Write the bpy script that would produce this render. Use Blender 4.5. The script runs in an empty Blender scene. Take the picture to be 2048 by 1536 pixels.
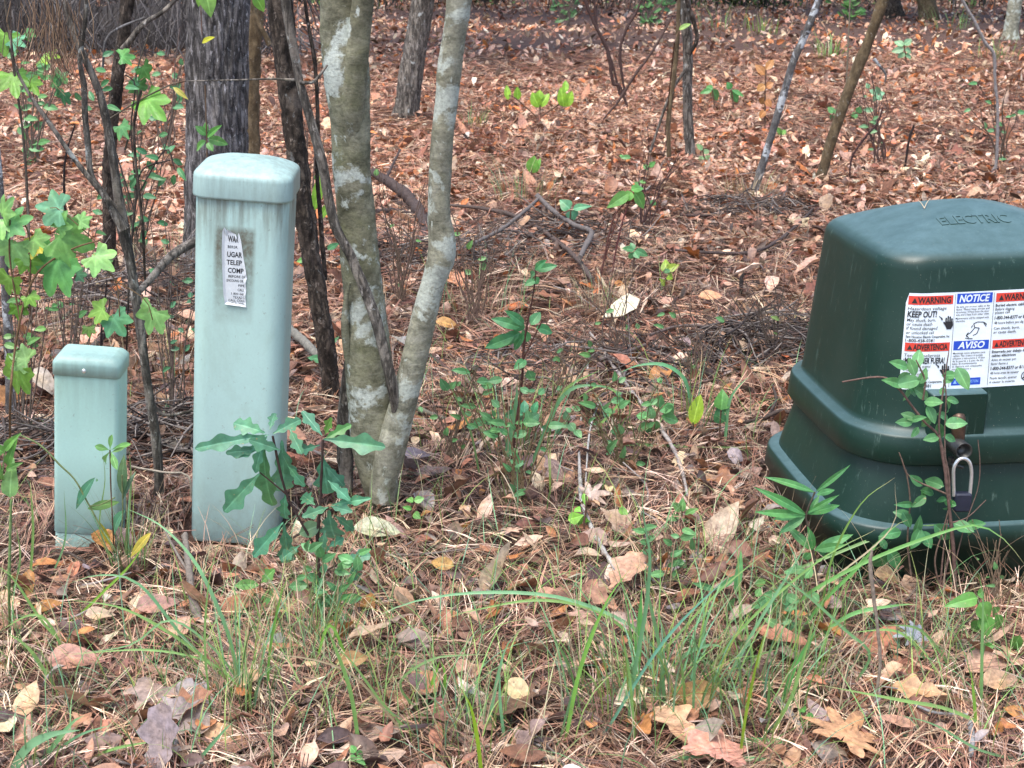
import bpy, bmesh, math, random
import numpy as np
from mathutils import Vector, Matrix, Euler
from mathutils.bvhtree import BVHTree

S = bpy.context.scene
C = S.collection
random.seed(7)
RNG = np.random.default_rng(11)
R = math.radians

# ------------------------------------------------------------------ camera
FPX = 2813.0            # focal length in pixels of the 2048 px wide photo
PITCH = R(18.0)
CAMZ = 1.5
cam = bpy.data.cameras.new('camera')
cam.sensor_width = 36.0
cam.lens = FPX / 2048 * 36
cam.clip_start = 0.05
cam.clip_end = 500
camo = bpy.data.objects.new('camera', cam)
C.objects.link(camo)
cam.dof.use_dof = True
cam.dof.focus_distance = 3.5
cam.dof.aperture_fstop = 14
camo.location = (0, 0, CAMZ)
camo.rotation_euler = (math.pi / 2 - PITCH, 0, 0)
S.camera = camo

# ------------------------------------------------------------------ light
SUN_EL, SUN_AZ = R(70), R(215)
w = bpy.data.worlds.new('World')
S.world = w
w.use_nodes = True
wn = w.node_tree.nodes
wl = w.node_tree.links
bg = wn['Background']
sky = wn.new('ShaderNodeTexSky')
sky.sky_type = 'NISHITA'
sky.sun_disc = False
sky.sun_elevation = SUN_EL
sky.sun_rotation = SUN_AZ
sky.air_density = 1.0
sky.dust_density = 3.0
wl.new(sky.outputs[0], bg.inputs[0])
bg.inputs[1].default_value = 0.14
sun = bpy.data.lights.new('sun', 'SUN')
sun.energy = 1.35
sun.angle = R(26)
sun.color = (1.0, 0.97, 0.91)
suno = bpy.data.objects.new('sun', sun)
C.objects.link(suno)
# towards the sun: azimuth measured clockwise from +Y
sd = Vector((math.sin(SUN_AZ) * math.cos(SUN_EL), math.cos(SUN_AZ) * math.cos(SUN_EL), math.sin(SUN_EL)))
suno.rotation_euler = sd.to_track_quat('Z', 'Y').to_euler()
S.view_settings.view_transform = 'Standard'
S.view_settings.look = 'None'
S.view_settings.exposure = 1.32
S.view_settings.gamma = 1.0
S.cycles.max_bounces = 6
S.cycles.diffuse_bounces = 3
S.cycles.transmission_bounces = 3

# ------------------------------------------------------------------ helpers: pixels, noise
CP, SP = math.cos(PITCH), math.sin(PITCH)


def ray(px, py):
    a, b = (px - 1024) / FPX, (768 - py) / FPX
    return Vector((a, CP + b * SP, -SP + b * CP))


def P(px, py, Y):
    d = ray(px, py)
    t = Y / d.y
    return Vector((d.x * t, Y, CAMZ + d.z * t))


def hsh(ix, iy, iz):
    n = (ix * 374761393 + iy * 668265263 + iz * 1440662683) & 0x7fffffff
    n = ((n ^ (n >> 13)) * 1274126177) & 0x7fffffff
    return ((n ^ (n >> 16)) & 0xffff) / 65535.0


def vnoise(X, Y, Z):
    X, Y, Z = np.broadcast_arrays(np.asarray(X, float), np.asarray(Y, float), np.asarray(Z, float))
    ix, iy, iz = np.floor(X).astype(np.int64), np.floor(Y).astype(np.int64), np.floor(Z).astype(np.int64)
    fx, fy, fz = X - ix, Y - iy, Z - iz
    fx, fy, fz = fx * fx * (3 - 2 * fx), fy * fy * (3 - 2 * fy), fz * fz * (3 - 2 * fz)
    r = 0
    for a in (0, 1):
        for b in (0, 1):
            for c in (0, 1):
                r = r + hsh(ix + a, iy + b, iz + c) * (fx if a else 1 - fx) * (fy if b else 1 - fy) * (fz if c else 1 - fz)
    return r * 2 - 1


def fbm(X, Y, Z, o=3):
    r, a = 0, 1.0
    for k in range(o):
        r = r + a * vnoise(X * 2**k + 17 * k, Y * 2**k, Z * 2**k)
        a *= .5
    return r


def gh(x, y):
    x, y = np.asarray(x, float), np.asarray(y, float)
    h = .028 * vnoise(x * .9 + 40, y * .9 + 40, 3.3) + .014 * vnoise(x * 3.1 + 40, y * 3.1 + 40, 7.7)
    f = np.exp(-((x - 1.15) ** 2 + (y - 3.35) ** 2) / .45**2)          # the big box stands in a shallow hollow
    h = h * (1 - f) - .062 * f
    f = np.exp(-((x + .70) ** 2 + (y - 3.42) ** 2) / .22**2)
    return h * (1 - f) - .036 * f


def ghf(x, y):
    return float(gh(x, y))


def G(px, py):
    d = ray(px, py)
    t = -CAMZ / d.z
    return Vector((d.x * t, d.y * t, ghf(d.x * t, d.y * t)))


def pxr(px, p):          # length in metres of px photo pixels at world point p
    zd = p.y * CP - (p.z - CAMZ) * SP
    return px * zd / FPX


# ------------------------------------------------------------------ helpers: objects
def link(name, me, mat=None, parent=None):
    o = bpy.data.objects.new(name, me)
    C.objects.link(o)
    if mat is not None:
        for m in (mat if isinstance(mat, (list, tuple)) else [mat]):
            me.materials.append(m)
    if parent is not None:
        o.parent = parent
    return o


def tag(o, label=None, cat=None, group=None, kind=None):
    if label: o['label'] = label
    if cat: o['category'] = cat
    if group: o['group'] = group
    if kind: o['kind'] = kind
    return o


def thing(name, label, cat, loc=(0, 0, 0), group=None, rot=(0, 0, 0)):
    o = bpy.data.objects.new(name, None)
    C.objects.link(o)
    o.location = loc
    o.rotation_euler = rot
    o.empty_display_size = .1
    return tag(o, label, cat, group)


class MB:
    """collects vertices, quads/tris, colours; builds ONE mesh object"""
    def __init__(s):
        s.v, s.q, s.t, s.c, s.n = [], [], [], [], 0
        s.qm, s.tm = [], []

    def add(s, V, F, col=(1, 1, 1), mi=0):
        V = np.asarray(V, float).reshape(-1, 3)
        F = np.asarray(F, np.int64)
        if F.shape[1] == 4:
            s.q.append(F + s.n); s.qm.append(np.full(len(F), mi))
        else:
            s.t.append(F + s.n); s.tm.append(np.full(len(F), mi))
        s.v.append(V)
        c = np.asarray(col, float)
        if c.ndim == 1:
            c = np.broadcast_to(c, (len(V), 3))
        s.c.append(c)
        s.n += len(V)

    def build(s, name, mat, parent=None, smooth=True, origin=None):
        V = np.concatenate(s.v)
        if parent is not None and origin is None:
            origin = parent.matrix_world_local if hasattr(parent, 'matrix_world_local') else None
        me = bpy.data.meshes.new(name)
        me.vertices.add(len(V))
        off = np.zeros(3)
        if origin is not None:
            off = np.array(origin)
        me.vertices.foreach_set('co', (V - off).ravel())
        q = np.concatenate(s.q) if s.q else np.zeros((0, 4), int)
        t = np.concatenate(s.t) if s.t else np.zeros((0, 3), int)
        mi = np.concatenate([*s.qm, *s.tm]) if (s.qm or s.tm) else np.zeros(0)
        idx = np.concatenate([q.ravel(), t.ravel()])
        tot = np.concatenate([np.full(len(q), 4), np.full(len(t), 3)])
        st = np.concatenate([[0], np.cumsum(tot)[:-1]])
        me.loops.add(len(idx))
        me.loops.foreach_set('vertex_index', idx)
        me.polygons.add(len(tot))
        me.polygons.foreach_set('loop_start', st)
        me.polygons.foreach_set('loop_total', tot)
        me.polygons.foreach_set('material_index', mi.astype(np.int32))
        me.polygons.foreach_set('use_smooth', np.full(len(tot), smooth))
        a = me.color_attributes.new('Col', 'FLOAT_COLOR', 'POINT')
        cc = np.concatenate(s.c)
        cc = np.concatenate([cc, np.ones((len(cc), 1))], axis=1)
        a.data.foreach_set('color', cc.astype(np.float32).ravel())
        me.update(calc_edges=True)
        me.validate()
        return link(name, me, mat, parent)


def build_in(mb, name, mat, root, smooth=True):
    """vertices are in world space, the parent is an unrotated Empty at root.location"""
    return mb.build(name, mat, root, smooth, origin=tuple(root.location))


# ------------------------------------------------------------------ materials
def new_mat(name):
    m = bpy.data.materials.new(name)
    m.use_nodes = True
    nt = m.node_tree
    b = nt.nodes['Principled BSDF']
    return m, nt, b


def N(nt, typ, **kw):
    n = nt.nodes.new(typ)
    for k, v in kw.items():
        if k in n.inputs and not hasattr(n, k):
            n.inputs[k].default_value = v
        else:
            try:
                setattr(n, k, v)
            except Exception:
                n.inputs[k].default_value = v
    return n


def ramp(nt, src, stops):
    r = nt.nodes.new('ShaderNodeValToRGB')
    e = r.color_ramp.elements
    while len(e) < len(stops):
        e.new(0.5)
    for k, (p, c) in enumerate(stops):
        e[k].position = p
        e[k].color = (*c, 1) if len(c) == 3 else c
    nt.links.new(src, r.inputs[0])
    return r.outputs[0]


def coords(nt, scale=(1, 1, 1)):
    tc = nt.nodes.new('ShaderNodeTexCoord')
    mp = nt.nodes.new('ShaderNodeMapping')
    mp.inputs['Scale'].default_value = scale
    nt.links.new(tc.outputs['Object'], mp.inputs[0])
    return mp.outputs[0]


def noise(nt, vec, scale, detail=4, rough=.6, dist=0):
    n = nt.nodes.new('ShaderNodeTexNoise')
    n.inputs['Scale'].default_value = scale
    n.inputs['Detail'].default_value = detail
    n.inputs['Roughness'].default_value = rough
    n.inputs['Distortion'].default_value = dist
    nt.links.new(vec, n.inputs['Vector'])
    return n.outputs['Fac']


def mix(nt, fac, a, b, typ='MIX'):
    m = nt.nodes.new('ShaderNodeMix')
    m.data_type = 'RGBA'
    m.blend_type = typ
    for inp, val in ((m.inputs[0], fac), (m.inputs[6], a), (m.inputs[7], b)):
        if hasattr(val, 'is_linked') or hasattr(val, 'links'):
            nt.links.new(val, inp)
        elif isinstance(val, (tuple, list)):
            inp.default_value = (*val, 1) if len(val) == 3 else val
        else:
            inp.default_value = val
    return m.outputs[2]


def bump(nt, b, h, strength=.5, dist=.01):
    n = nt.nodes.new('ShaderNodeBump')
    n.inputs['Strength'].default_value = strength
    n.inputs['Distance'].default_value = dist
    nt.links.new(h, n.inputs['Height'])
    nt.links.new(n.outputs[0], b.inputs['Normal'])
    return n


def attr_mat(name, rough=.6, transl=0.0, spec=.4, var=.35, scale=60, vb=.2, spots=None):
    """colour from the vertex colours (each leaf its own) with a fine blotchy noise"""
    m, nt, b = new_mat(name)
    a = nt.nodes.new('ShaderNodeAttribute')
    a.attribute_name = 'Col'
    v = coords(nt)
    n = noise(nt, v, scale, 4, .65)
    k = ramp(nt, n, [(.3, (1 - var,) * 3), (.7, (1 + var * .6,) * 3)])
    c = mix(nt, 1.0, a.outputs['Color'], k, 'MULTIPLY')
    if spots:
        sp = noise(nt, v, 130, 2, .5)
        c = mix(nt, ramp(nt, sp, [(.70, (0, 0, 0)), (.735, (.85, .85, .85))]), c, spots)
        sp2 = noise(nt, v, 14, 3, .6)
        c = mix(nt, ramp(nt, sp2, [(.45, (0, 0, 0)), (.75, (.45, .45, .45))]), c, mix(nt, 1.0, c, (1.5, 1.25, .7), 'MULTIPLY'))
    nt.links.new(c, b.inputs['Base Color'])
    b.inputs['Roughness'].default_value = rough
    b.inputs['Specular IOR Level'].default_value = spec
    bump(nt, b, n, vb, .003)
    if transl > 0:
        t = nt.nodes.new('ShaderNodeBsdfTranslucent')
        nt.links.new(c, t.inputs[0])
        ms = nt.nodes.new('ShaderNodeMixShader')
        ms.inputs[0].default_value = transl
        nt.links.new(b.outputs[0], ms.inputs[1])
        nt.links.new(t.outputs[0], ms.inputs[2])
        nt.links.new(ms.outputs[0], nt.nodes['Material Output'].inputs[0])
    return m


M_litter = attr_mat('dead_leaf', .5, .12, .4, .5, 70, .5, (.09, .055, .04))
M_needle = attr_mat('pine_needle', .5, .0, .4, .25, 30, 0)
M_green = attr_mat('green_leaf', .40, .32, .45, .3, 50, .35, (.34, .30, .16))
M_grass = attr_mat('grass_blade', .45, .25, .4, .15, 30, 0)
M_twig = attr_mat('twig_bark', .8, 0, .3, .45, 90, .6)


def bark_mat(name, cols, scale=(1, 1, 1), sc=12, crack=None, bstr=.8, bdist=.01, lichen=None, lsc=9, lthr=.6, rough=.85, moss=None):
    m, nt, b = new_mat(name)
    v = coords(nt, scale)
    n1 = noise(nt, v, sc, 8, .7, .3)
    c = ramp(nt, n1, [(.28, cols[0]), (.5, cols[1]), (.72, cols[2])])
    v2 = coords(nt)
    n3 = noise(nt, v2, 2.6, 3, .6)
    c = mix(nt, ramp(nt, n3, [(.4, (0, 0, 0)), (.65, (1, 1, 1))]), c, mix(nt, 1.0, c, (.72, .7, .66), 'MULTIPLY'))
    if moss:
        nm = noise(nt, v2, 5, 4, .6)
        c = mix(nt, ramp(nt, nm, [(.52, (0, 0, 0)), (.66, (.7, .7, .7))]), c, moss)
    mot = noise(nt, coords(nt, (1, 1, .8)), 22, 5, .65, .5)
    c = mix(nt, 1.0, c, ramp(nt, mot, [(.34, (.62, .62, .60)), (.5, (1, 1, 1)), (.66, (1.28, 1.28, 1.22))]), 'MULTIPLY')
    if crack:
        vc = coords(nt, (1, 1, crack[1]))
        nc = noise(nt, vc, crack[0], 6, .62, .5)
        ck = ramp(nt, nc, [(.40, (1, 1, 1)), (.47, (.25, .25, .25)), (.51, (.25, .25, .25)), (.58, (1, 1, 1))])
        c = mix(nt, .9, c, ck, 'MULTIPLY')
        pl_ = ramp(nt, noise(nt, coords(nt, (1, 1, crack[1] * 1.6)), crack[0] * 1.7, 5, .7), [(.60, (0, 0, 0)), (.70, (.8, .8, .8))])
        c = mix(nt, pl_, c, tuple(min(.8, k * 1.7 + .03) for k in cols[2]))
    if lichen:
        n2 = noise(nt, v2, lsc, 5, .55, .4)
        ne = noise(nt, v2, 60, 5, .75)
        n2m = nt.nodes.new('ShaderNodeMath'); n2m.operation = 'MULTIPLY_ADD'
        nt.links.new(ne, n2m.inputs[0]); n2m.inputs[1].default_value = .22
        n2s = nt.nodes.new('ShaderNodeMath'); n2s.operation = 'SUBTRACT'; nt.links.new(n2, n2s.inputs[0]); n2s.inputs[1].default_value = .11
        nt.links.new(n2s.outputs[0], n2m.inputs[2]); n2 = n2m.outputs[0]
        f = ramp(nt, n2, [(lthr, (0, 0, 0)), (lthr + .045, (.9, .9, .9))])
        n4 = noise(nt, v2, 70, 3, .7)
        lc = mix(nt, ramp(nt, n4, [(.35, (0, 0, 0)), (.65, (1, 1, 1))]), lichen, tuple(k * .72 for k in lichen))
        c = mix(nt, f, c, lc)
        n5 = noise(nt, coords(nt, (1, 1, .6)), lsc * 3.5, 5, .7, .6)
        f2 = ramp(nt, n5, [(.63, (0, 0, 0)), (.68, (.75, .75, .75))])
        c = mix(nt, f2, c, lichen)
    fine = noise(nt, coords(nt, (1, 1, 1.6)), 110, 6, .75, .3)
    c = mix(nt, .8, c, ramp(nt, fine, [(.3, (.45, .45, .43)), (.5, (1, 1, 1)), (.7, (1.35, 1.35, 1.3))]), 'MULTIPLY')
    nt.links.new(c, b.inputs['Base Color'])
    b.inputs['Roughness'].default_value = rough
    b.inputs['Specular IOR Level'].default_value = .25
    bb = bump(nt, b, n1, bstr, bdist)
    b2 = nt.nodes.new('ShaderNodeBump'); b2.inputs['Strength'].default_value = .6; b2.inputs['Distance'].default_value = .003
    nt.links.new(fine, b2.inputs['Height']); nt.links.new(bb.outputs[0], b2.inputs['Normal']); nt.links.new(b2.outputs[0], b.inputs['Normal'])
    return m


M_bark_smooth = bark_mat('lichened_smooth_bark', ((.10, .10, .065), (.22, .215, .15), (.35, .34, .26)), (1, 1, 2.2), 16, None, .5, .006,
                         (.58, .63, .57), 6.5, .555, moss=(.14, .145, .075))
M_bark_stem = bark_mat('lichened_pale_bark', ((.14, .14, .10), (.28, .275, .21), (.42, .41, .34)), (1, 1, 2.0), 20, None, .5, .006,
                       (.52, .56, .49), 9, .525)
M_bark_pine = bark_mat('furrowed_grey_bark', ((.11, .10, .095), (.22, .205, .205), (.38, .36, .37)), (1, 1, .22), 55, (34, .16), 1.0, .012,
                       (.55, .55, .56), 16, .70)
M_bark_dark = bark_mat('dark_flaking_bark', ((.03, .022, .018), (.085, .065, .052), (.19, .155, .13)), (1, 1, .5), 30, (26, .45), 1.0, .012,
                       (.22, .22, .21), 14, .66)
M_bark_grey = bark_mat('grey_bark', ((.12, .10, .085), (.21, .185, .16), (.33, .30, .27)), (1, 1, .3), 40, (36, .2), .9, .008,
                       (.42, .44, .42), 12, .63)
M_bark_brown = bark_mat('brown_bark', ((.06, .04, .022), (.13, .095, .055), (.22, .17, .11)), (1, 1, .5), 30, None, .8, .006,
                        (.4, .4, .36), 14, .67)
M_bark_lich = bark_mat('lichen_grey_bark', ((.05, .045, .045), (.12, .115, .115), (.25, .25, .26)), (1, 1, .5), 30, None, .8, .006,
                       (.55, .58, .60), 10, .54)


def ground_mat():
    m, nt, b = new_mat('forest_soil')
    v = coords(nt)
    n1 = noise(nt, v, 9, 8, .75)
    n2 = noise(nt, v, 60, 6, .7)
    c = ramp(nt, n1, [(.3, (.05, .028, .02)), (.5, (.12, .06, .042)), (.7, (.22, .12, .085))])
    c = mix(nt, .7, c, ramp(nt, n2, [(.3, (.25, .25, .25)), (.7, (1.2, 1.2, 1.2))]), 'MULTIPLY')
    nt.links.new(c, b.inputs['Base Color'])
    b.inputs['Roughness'].default_value = .95
    bump(nt, b, n2, 1, .02)
    return m


def paint_mat(name, col, dark, zlid, rough=.5, stain=None, dirt=.5, chips=0.0):
    """weathered paint or plastic; stains are patches of grime fixed to the shell"""
    m, nt, b = new_mat(name)
    tc = nt.nodes.new('ShaderNodeTexCoord')
    sep = nt.nodes.new('ShaderNodeSeparateXYZ')
    nt.links.new(tc.outputs['Object'], sep.inputs[0])
    v = coords(nt)
    vs = coords(nt, (9, 9, 1.1))
    n1 = noise(nt, v, 5, 5, .6)
    n2 = noise(nt, vs, 5, 6, .65)
    n3 = noise(nt, v, 160, 3, .6)
    c = mix(nt, ramp(nt, n1, [(.35, (0, 0, 0)), (.7, (1, 1, 1))]), col, tuple(k * .9 for k in col))
    c = mix(nt, ramp(nt, n3, [(.3, (0, 0, 0)), (.75, (.25, .25, .25))]), c, tuple(k * .75 for k in col))

    def math_(op, a, bb, cl=False):
        q = nt.nodes.new('ShaderNodeMath'); q.operation = op; q.use_clamp = cl
        for i, x in ((0, a), (1, bb)):
            if hasattr(x, 'links'): nt.links.new(x, q.inputs[i])
            else: q.inputs[i].default_value = x
        return q.outputs[0]
    # grime that runs down from under the lid
    mr = nt.nodes.new('ShaderNodeMapRange')
    mr.inputs['From Min'].default_value = zlid - .16
    mr.inputs['From Max'].default_value = zlid + .01
    nt.links.new(sep.outputs['Z'], mr.inputs[0])
    s = math_('MULTIPLY', mr.outputs[0], ramp(nt, n2, [(.38, (0, 0, 0)), (.60, (1, 1, 1))]), True)
    c = mix(nt, math_('MULTIPLY', s, dirt), c, dark)
    if stain:        # (x0, x1, z0, z1): where the torn notice used to be
        x0, x1, z0, z1 = stain
        def edge(sock, lo, hi, soft):
            a = nt.nodes.new('ShaderNodeMapRange'); a.inputs['From Min'].default_value = lo - soft; a.inputs['From Max'].default_value = lo + soft
            d = nt.nodes.new('ShaderNodeMapRange'); d.inputs['From Min'].default_value = hi + soft; d.inputs['From Max'].default_value = hi - soft
            nt.links.new(sock, a.inputs[0]); nt.links.new(sock, d.inputs[0])
            return math_('MULTIPLY', a.outputs[0], d.outputs[0])
        f = math_('MULTIPLY', edge(sep.outputs['X'], x0, x1, .006), edge(sep.outputs['Z'], z0, z1, .008))
        lowf = edge(sep.outputs['Y'], -1, 0, .01)
        f = math_('MULTIPLY', f, lowf)
        nn = noise(nt, v, 55, 5, .7)
        mz = nt.nodes.new('ShaderNodeMapRange')
        mz.inputs['From Min'].default_value = z0 - .02; mz.inputs['From Max'].default_value = z1 - .05
        nt.links.new(sep.outputs['Z'], mz.inputs[0])
        f = math_('MULTIPLY', f, math_('MULTIPLY', mz.outputs[0], ramp(nt, nn, [(.25, (.35, .35, .35)), (.6, (1, 1, 1))])))
        c = mix(nt, math_('MULTIPLY', f, .95), c, dark)
    # grey algae film in loose patches
    c = mix(nt, ramp(nt, noise(nt, coords(nt, (1, 1, .45)), 9, 6, .7, .4), [(.52, (0, 0, 0)), (.74, (.24, .24, .24))]), c, (.20, .24, .17))
    c = mix(nt, ramp(nt, noise(nt, v, 75, 4, .7), [(.64, (0, 0, 0)), (.72, (.5, .5, .5))]), c, (.16, .15, .11))
    # dirt splashed on the foot
    mr2 = nt.nodes.new('ShaderNodeMapRange')
    mr2.inputs['From Min'].default_value = .16
    mr2.inputs['From Max'].default_value = -.01
    nt.links.new(sep.outputs['Z'], mr2.inputs[0])
    s2 = math_('MULTIPLY', mr2.outputs[0], ramp(nt, noise(nt, v, 30, 5, .7), [(.4, (0, 0, 0)), (.7, (1, 1, 1))]), True)
    c = mix(nt, math_('MULTIPLY', s2, .45), c, (.16, .11, .075))
    if chips:
        vv = coords(nt, (30, 30, 4))
        nc = noise(nt, vv, 3, 5, .7)
        c = mix(nt, ramp(nt, nc, [(.70, (0, 0, 0)), (.78, (chips,) * 3)]), c, (.35, .45, .42))
    nt.links.new(c, b.inputs['Base Color'])
    nr = nt.nodes.new('ShaderNodeMapRange')
    nr.inputs['To Min'].default_value = rough - .08
    nr.inputs['To Max'].default_value = rough + .15
    nt.links.new(n1, nr.inputs[0])
    nt.links.new(nr.outputs[0], b.inputs['Roughness'])
    bump(nt, b, n3, .06, .002)
    return m


def flat_mat(name, col, rough=.5, metal=0, var=.1, scale=80):
    m, nt, b = new_mat(name)
    n = noise(nt, coords(nt), scale, 4, .6)
    c = mix(nt, ramp(nt, n, [(.35, (0, 0, 0)), (.7, (1, 1, 1))]), col, tuple(k * (1 - var) for k in col))
    nt.links.new(c, b.inputs['Base Color'])
    b.inputs['Roughness'].default_value = rough
    b.inputs['Metallic'].default_value = metal
    return m


M_ink = flat_mat('black_ink', (.012, .012, .014), .6)
M_white = flat_mat('white_vinyl', (.72, .79, .84), .45, 0, .22, 22)
M_paper = flat_mat('white_paper', (.70, .74, .76), .7, 0, .15, 60)
M_red = flat_mat('red_ink', (.62, .045, .022), .5)
M_blue = flat_mat('blue_ink', (.01, .06, .45), .5)
M_steel = flat_mat('bright_steel', (.85, .85, .83), .38, .75, .15, 120)
M_rust = flat_mat('bronze_bolt', (.16, .10, .07), .45, .6, .5, 60)
M_gun = flat_mat('grey_metal_tube', (.10, .10, .095), .4, .7, .4, 60)
M_lock = flat_mat('blue_black_lock_cover', (.022, .027, .05), .5, 0, .3, 60)
M_rootflare = flat_mat('orange_clay', (.20, .10, .05), .9, 0, .6, 30)


# ------------------------------------------------------------------ geometry builders
def catmull(pts, n):
    pts = np.asarray(pts, float)
    if len(pts) < 3:
        t = np.linspace(0, 1, n)[:, None]
        return pts[0] * (1 - t) + pts[-1] * t
    p = np.vstack([2 * pts[0] - pts[1], pts, 2 * pts[-1] - pts[-2]])
    seg = np.linalg.norm(np.diff(pts[:, :3], axis=0), axis=1)
    cum = np.concatenate([[0], np.cumsum(seg)])
    u = np.linspace(0, cum[-1], n)
    k = np.clip(np.searchsorted(cum, u, 'right') - 1, 0, len(pts) - 2)
    t = ((u - cum[k]) / np.maximum(seg[k], 1e-9))[:, None]
    a, b, c, d = p[k], p[k + 1], p[k + 2], p[k + 3]
    return .5 * ((2 * b) + (-a + c) * t + (2 * a - 5 * b + 4 * c - d) * t**2 + (-a + 3 * b - 3 * c + d) * t**3)


def tube(mb, pts, rad, ring=8, step=.03, col=(1, 1, 1), disp=None, cap=True, mi=0, maxn=400):
    """pts (k,3), rad (k,): a swept tube; disp(theta, s, r) -> radial offset"""
    A = np.column_stack([np.asarray(pts, float), np.asarray(rad, float)])
    L = np.linalg.norm(np.diff(A[:, :3], axis=0), axis=1).sum()
    n = int(min(maxn, max(len(A) + 1, L / step)))
    A = catmull(A, n)
    c, r = A[:, :3], np.maximum(A[:, 3], 2e-4)
    T = np.gradient(c, axis=0)
    T /= np.maximum(np.linalg.norm(T, axis=1, keepdims=True), 1e-9)
    ref = np.array([0, 1, 0]) if abs(T[:, 1]).mean() < .7 else np.array([0, 0, 1.0])
    U = np.cross(T, ref); U /= np.maximum(np.linalg.norm(U, axis=1, keepdims=True), 1e-9)
    W = np.cross(T, U)
    th = np.arange(ring) / ring * 2 * math.pi
    s = np.concatenate([[0], np.cumsum(np.linalg.norm(np.diff(c, axis=0), axis=1))])
    RR = np.repeat(r[:, None], ring, 1)
    if disp is not None:
        RR = RR + disp(th[None, :], s[:, None], r[:, None])
    V = c[:, None, :] + RR[..., None] * (np.cos(th)[None, :, None] * U[:, None, :] + np.sin(th)[None, :, None] * W[:, None, :])
    i = np.arange(n - 1)[:, None] * ring
    j = np.arange(ring)[None, :]
    j2 = (j + 1) % ring
    F = np.stack([i + j, i + j2, i + ring + j2, i + ring + j], -1).reshape(-1, 4)
    mb.add(V.reshape(-1, 3), F, col, mi)
    if cap:
        for e in (0, n - 1):
            Vc = np.vstack([V[e], c[e]])
            k = np.arange(ring)
            t = np.stack([k, (k + 1) % ring, np.full(ring, ring)], -1)
            if e == 0: t = t[:, ::-1]
            mb.add(Vc, t, col if np.asarray(col).ndim == 1 else (1, 1, 1), mi)


def d_pine(th, s, r):
    k = 16
    a = fbm(np.cos(th) * 5 + s * .4, np.sin(th) * 5, s * 4.2, 3)
    b = np.abs(vnoise(np.cos(th) * k * .5 + 5, np.sin(th) * k * .5 + 5, s * 9))
    return r * (.06 * a - .30 * np.clip(.35 - b, 0, 1))


def d_flaky(th, s, r):
    a = fbm(np.cos(th) * 2.2, np.sin(th) * 2.2, s * 14, 3)
    b = np.abs(vnoise(np.cos(th) * 3 + 9, np.sin(th) * 3 + 9, s * 26))
    return r * (.16 * a - .35 * np.clip(.3 - b, 0, 1))


def d_smooth(th, s, r):
    return r * (.06 * fbm(np.cos(th) * 1.3, np.sin(th) * 1.3, s * 9, 3) + .012 * np.sin(s * 330 + 3 * vnoise(np.cos(th) * 2, np.sin(th) * 2, s * 20)))


def d_knobby(th, s, r):
    return r * (.10 * fbm(np.cos(th) * 1.3 + 3, np.sin(th) * 1.3, s * 16, 3) + .02 * np.sin(s * 300 + 4 * vnoise(np.cos(th) * 2, np.sin(th) * 2, s * 20)))


def pxpath(lst, Y, Ytop=None):
    """[(px, py, width_px)] at world depth Y -> points and radii"""
    n = len(lst)
    pts, rad = [], []
    for k, q in enumerate(lst):
        yy = Y if Ytop is None else Y + (Ytop - Y) * k / max(1, n - 1)
        if len(q) > 3: yy = Y + q[3]
        p = P(q[0], q[1], yy)
        pts.append(p); rad.append(pxr(q[2] / 2, p))
    return pts, rad


def stem_tree(name, label, base, lst, mat, disp=None, ring=24, step=.02, group=None, flare=1.25, limbs=(), cat='tree', Ytop=None, trunk='trunk'):
    """a tree whose trunk starts on the ground at pixel `base`; lst goes up"""
    g = G(*base)
    root = thing(name, label, cat, tuple(g), group)
    Y = g.y
    pts, rad = pxpath(lst, Y, None if Ytop is None else Ytop)
    p0 = Vector((g.x, g.y, g.z))
    pts = [p0 - Vector((0, 0, .08)), p0 + Vector((0, 0, .01))] + pts
    rad = [rad[0] * flare * 1.15, rad[0] * flare] + rad
    mb = MB()
    tube(mb, pts, rad, ring, step, disp=disp)
    build_in(mb, trunk, mat, root)
    for q in limbs:
        l, dy, *o = q
        mb = MB()
        pp, rr = pxpath(l, Y + dy, Y + dy + (o[1] if len(o) > 1 else 0))
        tube(mb, pp, rr, 12, step, disp=disp)
        build_in(mb, 'branch', o[0] if o and o[0] else mat, root)
    return root, Y


# ---- leaves: templates in a unit frame, x = length, y = width, z = normal
def leaf_strip(kind='oval', rows=9, width=.42, curl=.15, fold=.12, cols=5, wav=0.0, seed=0):
    t = np.linspace(0, 1, rows)
    if kind == 'oval':
        w_ = np.sin(np.pi * t**.85) ** .8
    elif kind == 'ovate':
        w_ = np.sin(np.pi * t**.62) ** .9
    elif kind == 'lance':
        w_ = np.sin(np.pi * t**.9) ** .95
    elif kind == 'obov':
        w_ = np.sin(np.pi * t**1.6) ** .8
    elif kind == 'oak':
        w_ = (.10 + .90 * np.sin(np.pi * t**1.7) ** .75) * (1 + .30 * np.cos((t - .30) * 2 * np.pi * (2.7 + .3 * seed) )) * (1 - .0 * t)
        w_[-1] = .10; w_[0] = .03
    w_ = np.maximum(w_, .02) * width / 2
    u = {3: [-1, 0, 1], 5: [-1, -.14, 0, .14, 1]}[cols]
    V, K = [], []
    for i in range(rows):
        for q in u:
            y = q * w_[i]
            z = fold * abs(y) * 1.6 - curl * (t[i] ** 2) + wav * math.sin(t[i] * 14 + q * 2 + seed) * abs(q) * width
            V.append((t[i], y, z)); K.append(1.0 if (cols == 5 and q == 0) else 0.0)
    F = []
    c = len(u)
    for i in range(rows - 1):
        for j in range(c - 1):
            F.append((i * c + j, (i + 1) * c + j, (i + 1) * c + j + 1, i * c + j + 1))
    return np.array(V), np.array(F), np.array(K)


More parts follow.
